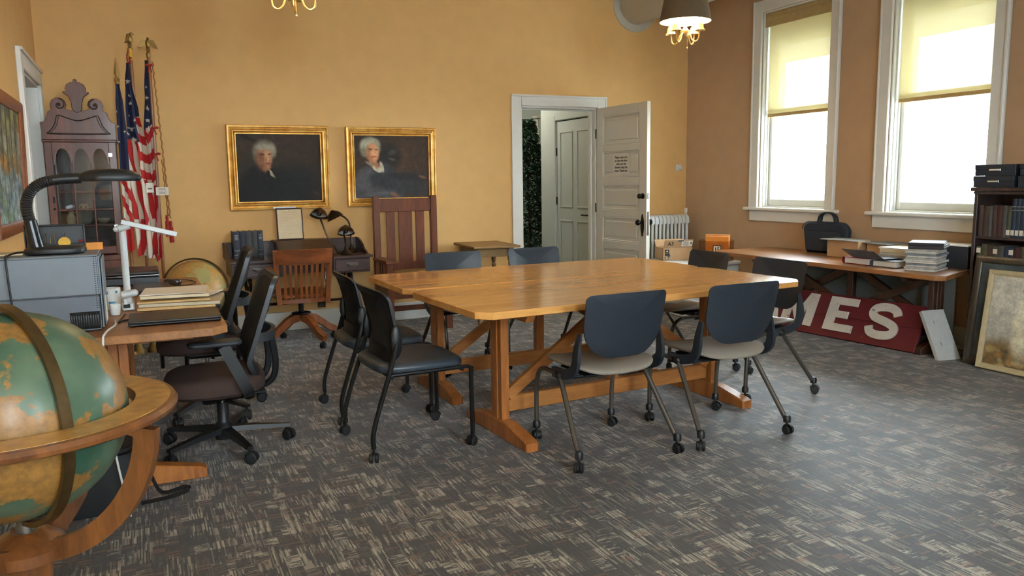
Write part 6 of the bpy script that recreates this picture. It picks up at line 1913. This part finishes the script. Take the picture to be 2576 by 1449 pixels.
# S from two joined bows
def s_outline():
    # centre line of the S, then offset to both sides
    cl = [(0.262, 0.206), (0.240, 0.245), (0.190, 0.266), (0.120, 0.266), (0.062, 0.248), (0.042, 0.212), (0.068, 0.176), (0.130, 0.158), (0.190, 0.142), (0.246, 0.118), (0.262, 0.082), (0.236, 0.046), (0.180, 0.032), (0.110, 0.032), (0.058, 0.052), (0.040, 0.094)]
    P = smooth([(a, b, 0) for a, b in cl], 3)
    A, B = [], []
    for i, p in enumerate(P):
        t = (P[min(i + 1, len(P) - 1)] - P[max(i - 1, 0)]).normalized()
        n_ = Vector((-t.y, t.x, 0))
        w_ = 0.034
        A.append((p.x + n_.x * w_, p.y + n_.y * w_)); B.append((p.x - n_.x * w_, p.y - n_.y * w_))
    return A, B
A_, B_ = s_outline()
mb = MB()
R_ = [[tuple(Ms @ Vector((-0.470 + x, 0.058 + y, zz))) for (x, y), zz in ((a, 0.0), (a, 0.016), (b, 0.016), (b, 0.0))] for a, b in zip(A_, B_)]
mb.rings(R_)
mb.build('letter_s', 'sign_white', sg)
letter([[(0, 0), (0.078, 0), (0.098, 0.058), (0.200, 0.058), (0.220, 0), (0.298, 0), (0.195, h), (0.103, h)]], -1.630, 'letter_a')
# white folder leaning at the sign's end
wf = thing('white_folder_box', 'white stapled cardboard folder leaning at the end of the red sign', 'box', (5.395, 3.800, 0), radians(6))
wf.rotation_euler = (radians(-29), 0, radians(-10))
MB().box((0, 0.02, 0.20), (0.20, 0.036, 0.40), 0.003).build('body', plain('white_card', S(214, 214, 210), 0.7, var=0.05), wf)
for z_ in (0.13, 0.30):
    MB().box((-0.03, 0.0013, z_), (0.003, 0.002, 0.028)).build('staple', 'ink_grey', wf)

# ================================================================ bookcase
bk = thing('bookcase', 'dark low bookcase beside the right window', 'bookcase', (5.655, 3.315, 0))
XF, XK = -0.150, 0.148
for y in (-0.446, 0.446):
    MB().box((0, y, 0.625), (0.296, 0.026, 1.25), 0.003).build('side', 'walnut', bk)
MB().box((-0.005, 0, 1.262), (0.33, 0.96, 0.028), 0.006).build('top', 'walnut', bk)
MB().box((-0.008, 0, 1.238), (0.31, 0.925, 0.022), 0.008).build('cornice', 'walnut', bk)
MB().box((XK - 0.006, 0, 0.625), (0.010, 0.87, 1.23)).build('back', 'dark_wood', bk)
for z_ in (0.09, 0.345, 0.625, 0.915):
    MB().box((0.0, 0, z_), (0.284, 0.866, 0.020), 0.003).build('shelf', 'walnut', bk)
MB().box((XF + 0.02, 0, 0.04), (0.018, 0.866, 0.08), 0.003).build('plinth', 'walnut', bk)
plain('bk_brown', S(66, 50, 44), 0.6, var=0.15); plain('bk_grey', S(78, 76, 74), 0.6, var=0.15); plain('bk_blue', S(30, 46, 66), 0.55, var=0.12); plain('bk_maroon', S(70, 34, 36), 0.6, var=0.12); plain('bk_olive', S(74, 74, 56), 0.6, var=0.12)
y = 3.735
rr = random.Random(12)
KIND = ['grey-brown', 'brown', 'grey', 'brown', 'maroon', 'grey', 'olive', 'blue', 'blue', 'blue', 'olive', 'maroon', 'brown', 'blue', 'grey', 'brown', 'maroon', 'blue', 'olive', 'grey', 'brown', 'blue']
MK = {'grey-brown': 'bk_brown', 'brown': 'bk_brown', 'grey': 'bk_grey', 'maroon': 'bk_maroon', 'olive': 'bk_olive', 'blue': 'bk_blue'}
NUM = ['first', 'second', 'third', 'fourth', 'fifth', 'sixth', 'seventh', 'eighth', 'ninth', 'tenth', 'eleventh', 'twelfth', 'thirteenth', 'fourteenth', 'fifteenth', 'sixteenth', 'seventeenth', 'eighteenth', 'nineteenth', 'twentieth', 'twenty-first', 'twenty-second']
for i, k in enumerate(KIND):
    t_ = 0.030 + 0.010 * rr.random()
    if y - t_ < 2.89:
        break
    ht = 0.215 if k != 'blue' else 0.262
    ht += 0.012 * rr.random()
    bd = [(0.018, 0.055, 0.86, 'paper')] if i >= 6 and i < 12 else None
    if k == 'blue':
        bd = (bd or []) + [(0.19, 0.196, 0.9, 'gilt_print'), (0.215, 0.221, 0.9, 'gilt_print')]
    book('%s book, %s from the window end of the upper shelf' % (k.replace('-', ' '), NUM[i]), (5.60, y - t_ / 2, 0.9255), radians(-90), t_ - 0.002, 0.17, ht, MK[k], 'books on the upper shelf of the bookcase', bd)
    y -= t_
y = 3.735
for i in range(20):
    t_ = 0.034 + 0.010 * rr.random()
    if y - t_ < 2.89:
        break
    k = ['olive', 'olive', 'blue', 'olive', 'grey', 'maroon', 'brown', 'blue'][(i * 3) % 8]
    book('%s book, %s from the window end of the lower shelf' % (k, NUM[i]), (5.60, y - t_ / 2, 0.6355), radians(-90), t_ - 0.002, 0.17, 0.215 + 0.02 * rr.random(), MK[k], 'books on the lower shelf of the bookcase', [(0.17, 0.205, 0.86, 'paper')] if i % 3 == 0 else None)
    y -= t_
plain('box_blue', S(34, 44, 56), 0.6, var=0.1, scale=60)
for c, nm in ((3.650, 'left'), (3.325, 'right')):
    for k in range(2):
        g = thing('archive_box', '%s dark blue archive box of the %s pair on the bookcase' % (('lower', 'upper')[k], nm), 'box', (5.66 + 0.006 * k, c - 0.004 * k, 1.2765 + 0.0815 * k), 0, 'blue boxes on the bookcase')
        MB().box((0, 0, 0.040), (0.28, 0.295, 0.080), 0.003).build('body', 'box_blue', g)
        MB().box((-0.001, 0, 0.062), (0.2845, 0.299, 0.036), 0.003).build('lid', 'box_blue', g)
        lab = MB().box((-0.1445, 0.0, 0.042), (0.003, 0.085, 0.016), 0.001).build('label_holder', 'chrome', g)
        MB().box((-0.1465, 0.0, 0.042), (0.001, 0.076, 0.010)).build('label_card', 'paper', lab)
# framed pictures leaning on the bookcase
wood('frame_dark', S(52, 46, 40), S(84, 74, 62), 'z', 14, 0.4, 0.2)
plain('frame_cream', S(206, 190, 150), 0.5, var=0.1)
DP = [(0, 0), (0, 0.022), (0.012, 0.030), (0.040, 0.026), (0.052, 0.014), (0.052, 0)]
img4 = paint(60, 60, (62, 70, 74), [(0.3, 0.2, 0.5, 0.4, 0, (84, 96, 102), 0.7, 0.8), (0.15, 0.85, 0.1, 0.2, 0, (140, 130, 100), 0.6, 0.6)], 1.0, 0.1, 4)
p4 = picture('dark_framed_picture', 'large dark framed picture leaning on the bookcase behind the cream frame', 'picture', (5.405, 3.30, 0.004), radians(-90), 0.80, 0.79, DP, 'frame_dark', img4, 0, pm='print')
p4.rotation_euler = (radians(-6), 0, radians(-90))
CP = [(0, 0), (0, 0.018), (0.008, 0.026), (0.026, 0.024), (0.036, 0.012), (0.042, 0.012), (0.042, 0)]
rng = np.random.RandomState(3)
bl = [(0.5, 0.15, 0.8, 0.35, 0, (214, 212, 198), 0.9, 0.7), (0.5, 0.95, 0.9, 0.24, 0, (116, 92, 54), 0.95, 0.4)]
for i in range(46):
    bl.append((rng.rand(), 0.78 + 0.22 * rng.rand(), 0.03 + 0.07 * rng.rand(), 0.015 + 0.03 * rng.rand(), rng.uniform(-25, 25), [(176, 140, 82), (70, 62, 46), (198, 174, 118), (92, 84, 66), (150, 110, 60)][rng.randint(5)], 0.75, 0.5))
bl += [(0.52, 0.58, 0.17, 0.32, 4, (238, 230, 200), 0.95, 0.35), (0.50, 0.32, 0.09, 0.18, 0, (242, 236, 214), 0.9, 0.4), (0.50, 0.145, 0.06, 0.07, 0, (92, 76, 66), 0.7, 0.5)]
img5 = paint(90, 110, (206, 204, 188), bl, 0.85, 0.08, 6)
p5 = picture('cream_framed_print', 'faded print of a tall pale shape over brown ground, cream frame', 'picture', (5.345, 3.275, 0.004), radians(-90), 0.58, 0.705, CP, 'frame_cream', img5, 0, pm='print')
p5.rotation_euler = (radians(-7.5), 0, radians(-90))

# ================================================================ boxes in the corner by the radiator
sb = thing('storage_bin', 'pale storage bin on the floor in front of the radiator', 'bin', (5.14, 6.52, 0))
MB().prism(rrect(-0.33, 0.33, -0.34, 0.34, 0.04), 0.50, None, 0.01).build('tub', 'white_plastic', sb)
MB().prism(rrect(-0.345, 0.345, -0.355, 0.355, 0.045), 0.03, T(0, 0, 0.502), 0.006).build('lid', 'white_plastic', sb)
ab = thing('shipping_carton', 'open brown shipping carton with printed side by the radiator', 'box', (5.00, 6.66, 0.533), radians(-14))
mb = MB()
for s in (-1, 1):
    mb.box((s * 0.158, 0, 0.065), (0.004, 0.20, 0.13)); mb.box((0, s * 0.098, 0.065), (0.32, 0.004, 0.13))
mb.box((0, 0, 0.003), (0.32, 0.20, 0.005))
mb.build('walls', 'cardboard', ab)
fl1 = MB().box((0, 0, 0.045), (0.31, 0.004, 0.09), 0, T(0, -0.100, 0.13) @ R('X', 24)).build('front_flap', 'cardboard', ab)
MB().box((0, 0, 0.045), (0.31, 0.004, 0.09), 0, T(0, 0.100, 0.13) @ R('X', -40)).build('back_flap', 'cardboard', ab)
MB().box((0.092, -0.0035, 0.046), (0.115, 0.001, 0.062), 0, T(0, -0.100, 0.13) @ R('X', 24)).build('shipping_label', 'paper', fl1)
mb = MB()
for k in range(5):
    mb.box((0.075 + 0.006 * (k % 2), -0.0045, 0.070 - 0.011 * k), (0.06, 0.0006, 0.004), 0, T(0, -0.100, 0.13) @ R('X', 24))
mb.box((0.135, -0.0045, 0.052), (0.016, 0.0006, 0.03), 0, T(0, -0.100, 0.13) @ R('X', 24))
mb.build('label_print', 'ink_grey', fl1)
MB().box((0.02, -0.0035, 0.080), (0.06, 0.001, 0.014), 0, T(0, -0.100, 0.13) @ R('X', 24)).build('blue_tape', plain('tape_blue', S(36, 70, 96), 0.4), fl1)
o = put('handwriting', text_mesh('A3', 0.055, bold=0.0006), 'ink', fl1); o.matrix_local = T(0, -0.1025, 0.13) @ R('X', 24) @ T(-0.085, -0.002, 0.045) @ R('X', 90)
for (x, z_, w_, h_, mm) in ((-0.115, 0.095, 0.045, 0.032, 'ink'), (-0.112, 0.062, 0.05, 0.026, 'ink'), (-0.095, 0.05, 0.03, 0.020, 'tape_blue'), (-0.115, 0.026, 0.048, 0.026, 'ink_grey')):
    MB().box((x, -0.1008, z_), (w_, 0.001, h_)).build('printed_patch', mm, ab)
for (x, z_) in ((-0.115, 0.095), (-0.118, 0.026)):
    MB().lathe([(0.008, 0), (0.008, 0.0008), (0, 0.0008)], 12, T(x, -0.1014, z_) @ R('X', 90)).build('printed_dot', 'paper', ab)
glassy('clear_plastic', (0.93, 0.86, 0.82), 0.08)
cp = thing('clear_file_holder', 'clear plastic file holder with orange folders on the storage bin', 'holder', (5.30, 6.35, 0.533), radians(-58))
mb = MB()
for s in (-1, 1):
    mb.box((s * 0.158, 0, 0.105), (0.003, 0.14, 0.21))
    mb.box((0, s * 0.07, 0.10), (0.316, 0.003, 0.20))
mb.box((0, 0, 0.0015), (0.316, 0.14, 0.003))
mb.build('walls', 'clear_plastic', cp)
plain('folder_orange', S(226, 140, 52), 0.6, var=0.06)
for k, (w_, h_, x) in enumerate(((0.24, 0.245, 0.02), (0.25, 0.26, 0.012), (0.25, 0.235, 0.0))):
    og = thing('orange_folder', ('front', 'middle', 'back')[k] + ' orange folder in the clear file holder', 'folder', tuple((cp.matrix_basis @ Vector((x, -0.04 + 0.035 * k, 0.004)))), radians(-58), 'orange folders')
    MB().box((0, 0, h_ / 2), (w_, 0.022, h_), 0.004).build('cover', 'folder_orange', og)
    MB().box((0, 0, h_ / 2 + 0.002), (w_ - 0.01, 0.014, h_ - 0.002)).build('papers', 'paper', og)
lab = MB().box((0.03, -0.0725, 0.115), (0.085, 0.001, 0.085)).build('label', 'ink', cp)
MB().box((0.03, -0.0735, 0.115), (0.070, 0.001, 0.070)).build('label_field', 'paper', lab)
o = put('label_number', text_mesh('15', 0.06, bold=0.001), 'ink', lab); o.matrix_local = T(0.03, -0.0745, 0.115) @ R('X', 90)

# ================================================================ hall: leafy tree and ladder
plain('leaf_green', S(34, 62, 40), 0.5, var=0.35, scale=9)
plain('bark', S(60, 46, 34), 0.85, var=0.2)
tr = thing('indoor_tree', 'dark green leafy artificial tree in the hall beyond the doorway', 'tree', (4.99, 10.00, 0))
MB().tube(smooth([(0, 0, 0.0), (0.02, 0.01, 0.7), (-0.01, 0, 1.4), (0, 0, 2.1)], 5), [0.03 - 0.0012 * i for i in range(16)], 8).build('trunk', 'bark', tr)
MB().lathe([(0.0, 0.0), (0.13, 0.0), (0.17, 0.24), (0.16, 0.26), (0.13, 0.22), (0.0, 0.20)], 24).build('pot', 'dark_wood', tr)
rr = random.Random(7)
mb = MB()
for i in range(5200):
    z_ = 0.35 + 1.85 * (rr.random() ** 1.15)
    rm = 0.46 * (1 - (z_ - 0.3) / 2.05) + 0.05
    a = rr.random() * 2 * pi
    rd = rm * sqrt(rr.random()) ** 0.7
    p = Vector((rd * cos(a), rd * sin(a), z_))
    L_ = rr.uniform(0.045, 0.085); w_ = L_ * 0.30
    M_ = T(*p) @ Euler((rr.uniform(-1.2, 0.5), rr.uniform(-0.6, 0.6), a + rr.uniform(-1, 1))).to_matrix().to_4x4()
    mb.add([(0, 0, 0), (w_, L_ * 0.45, 0.008), (0, L_, -0.006), (-w_, L_ * 0.45, 0.008)], [(0, 1, 2), (0, 2, 3)], M_)
me = bpy.data.meshes.new('foliage'); me.from_pydata(mb.v, [], mb.f)
fo = put('foliage', me, 'leaf_green', tr); fo['kind'] = 'stuff'
mb = MB()
for i in range(46):
    z_ = 0.4 + 1.6 * i / 46; a = i * 2.4; rm = 0.42 * (1 - (z_ - 0.3) / 2.0)
    mb.tube([(0, 0, z_), (rm * 0.6 * cos(a), rm * 0.6 * sin(a), z_ + 0.10), (rm * cos(a), rm * sin(a), z_ + 0.06)], [0.008, 0.005, 0.002], 5)
mb.build('branches', 'bark', tr)
la = thing('step_ladder', 'pale wooden stepladder behind the leafy tree in the hall', 'ladder', (5.60, 10.62, 0))
plain('pale_wood', S(200, 196, 182), 0.6, var=0.05)
for s in (-1, 1):
    MB().tube([(s * 0.24 + 0.1, -0.28, 0.0), (s * 0.15, 0.0, 2.28)], 0.022, 6).build('rail', 'pale_wood', la)
    MB().tube([(s * 0.24 + 0.1, 0.30, 0.0), (s * 0.15, 0.0, 2.24)], 0.018, 6).build('rear_rail', 'pale_wood', la)
for k in range(7):
    z_ = 0.3 + 0.3 * k
    MB().box((0.1 * (1 - z_ / 2.28), -0.28 * (1 - z_ / 2.28), z_), (0.46 - 0.075 * z_, 0.07, 0.022), 0.003).build('step', 'pale_wood', la)
MB().box((0, 0, 2.29), (0.40, 0.16, 0.035), 0.004).build('top_step', 'pale_wood', la)
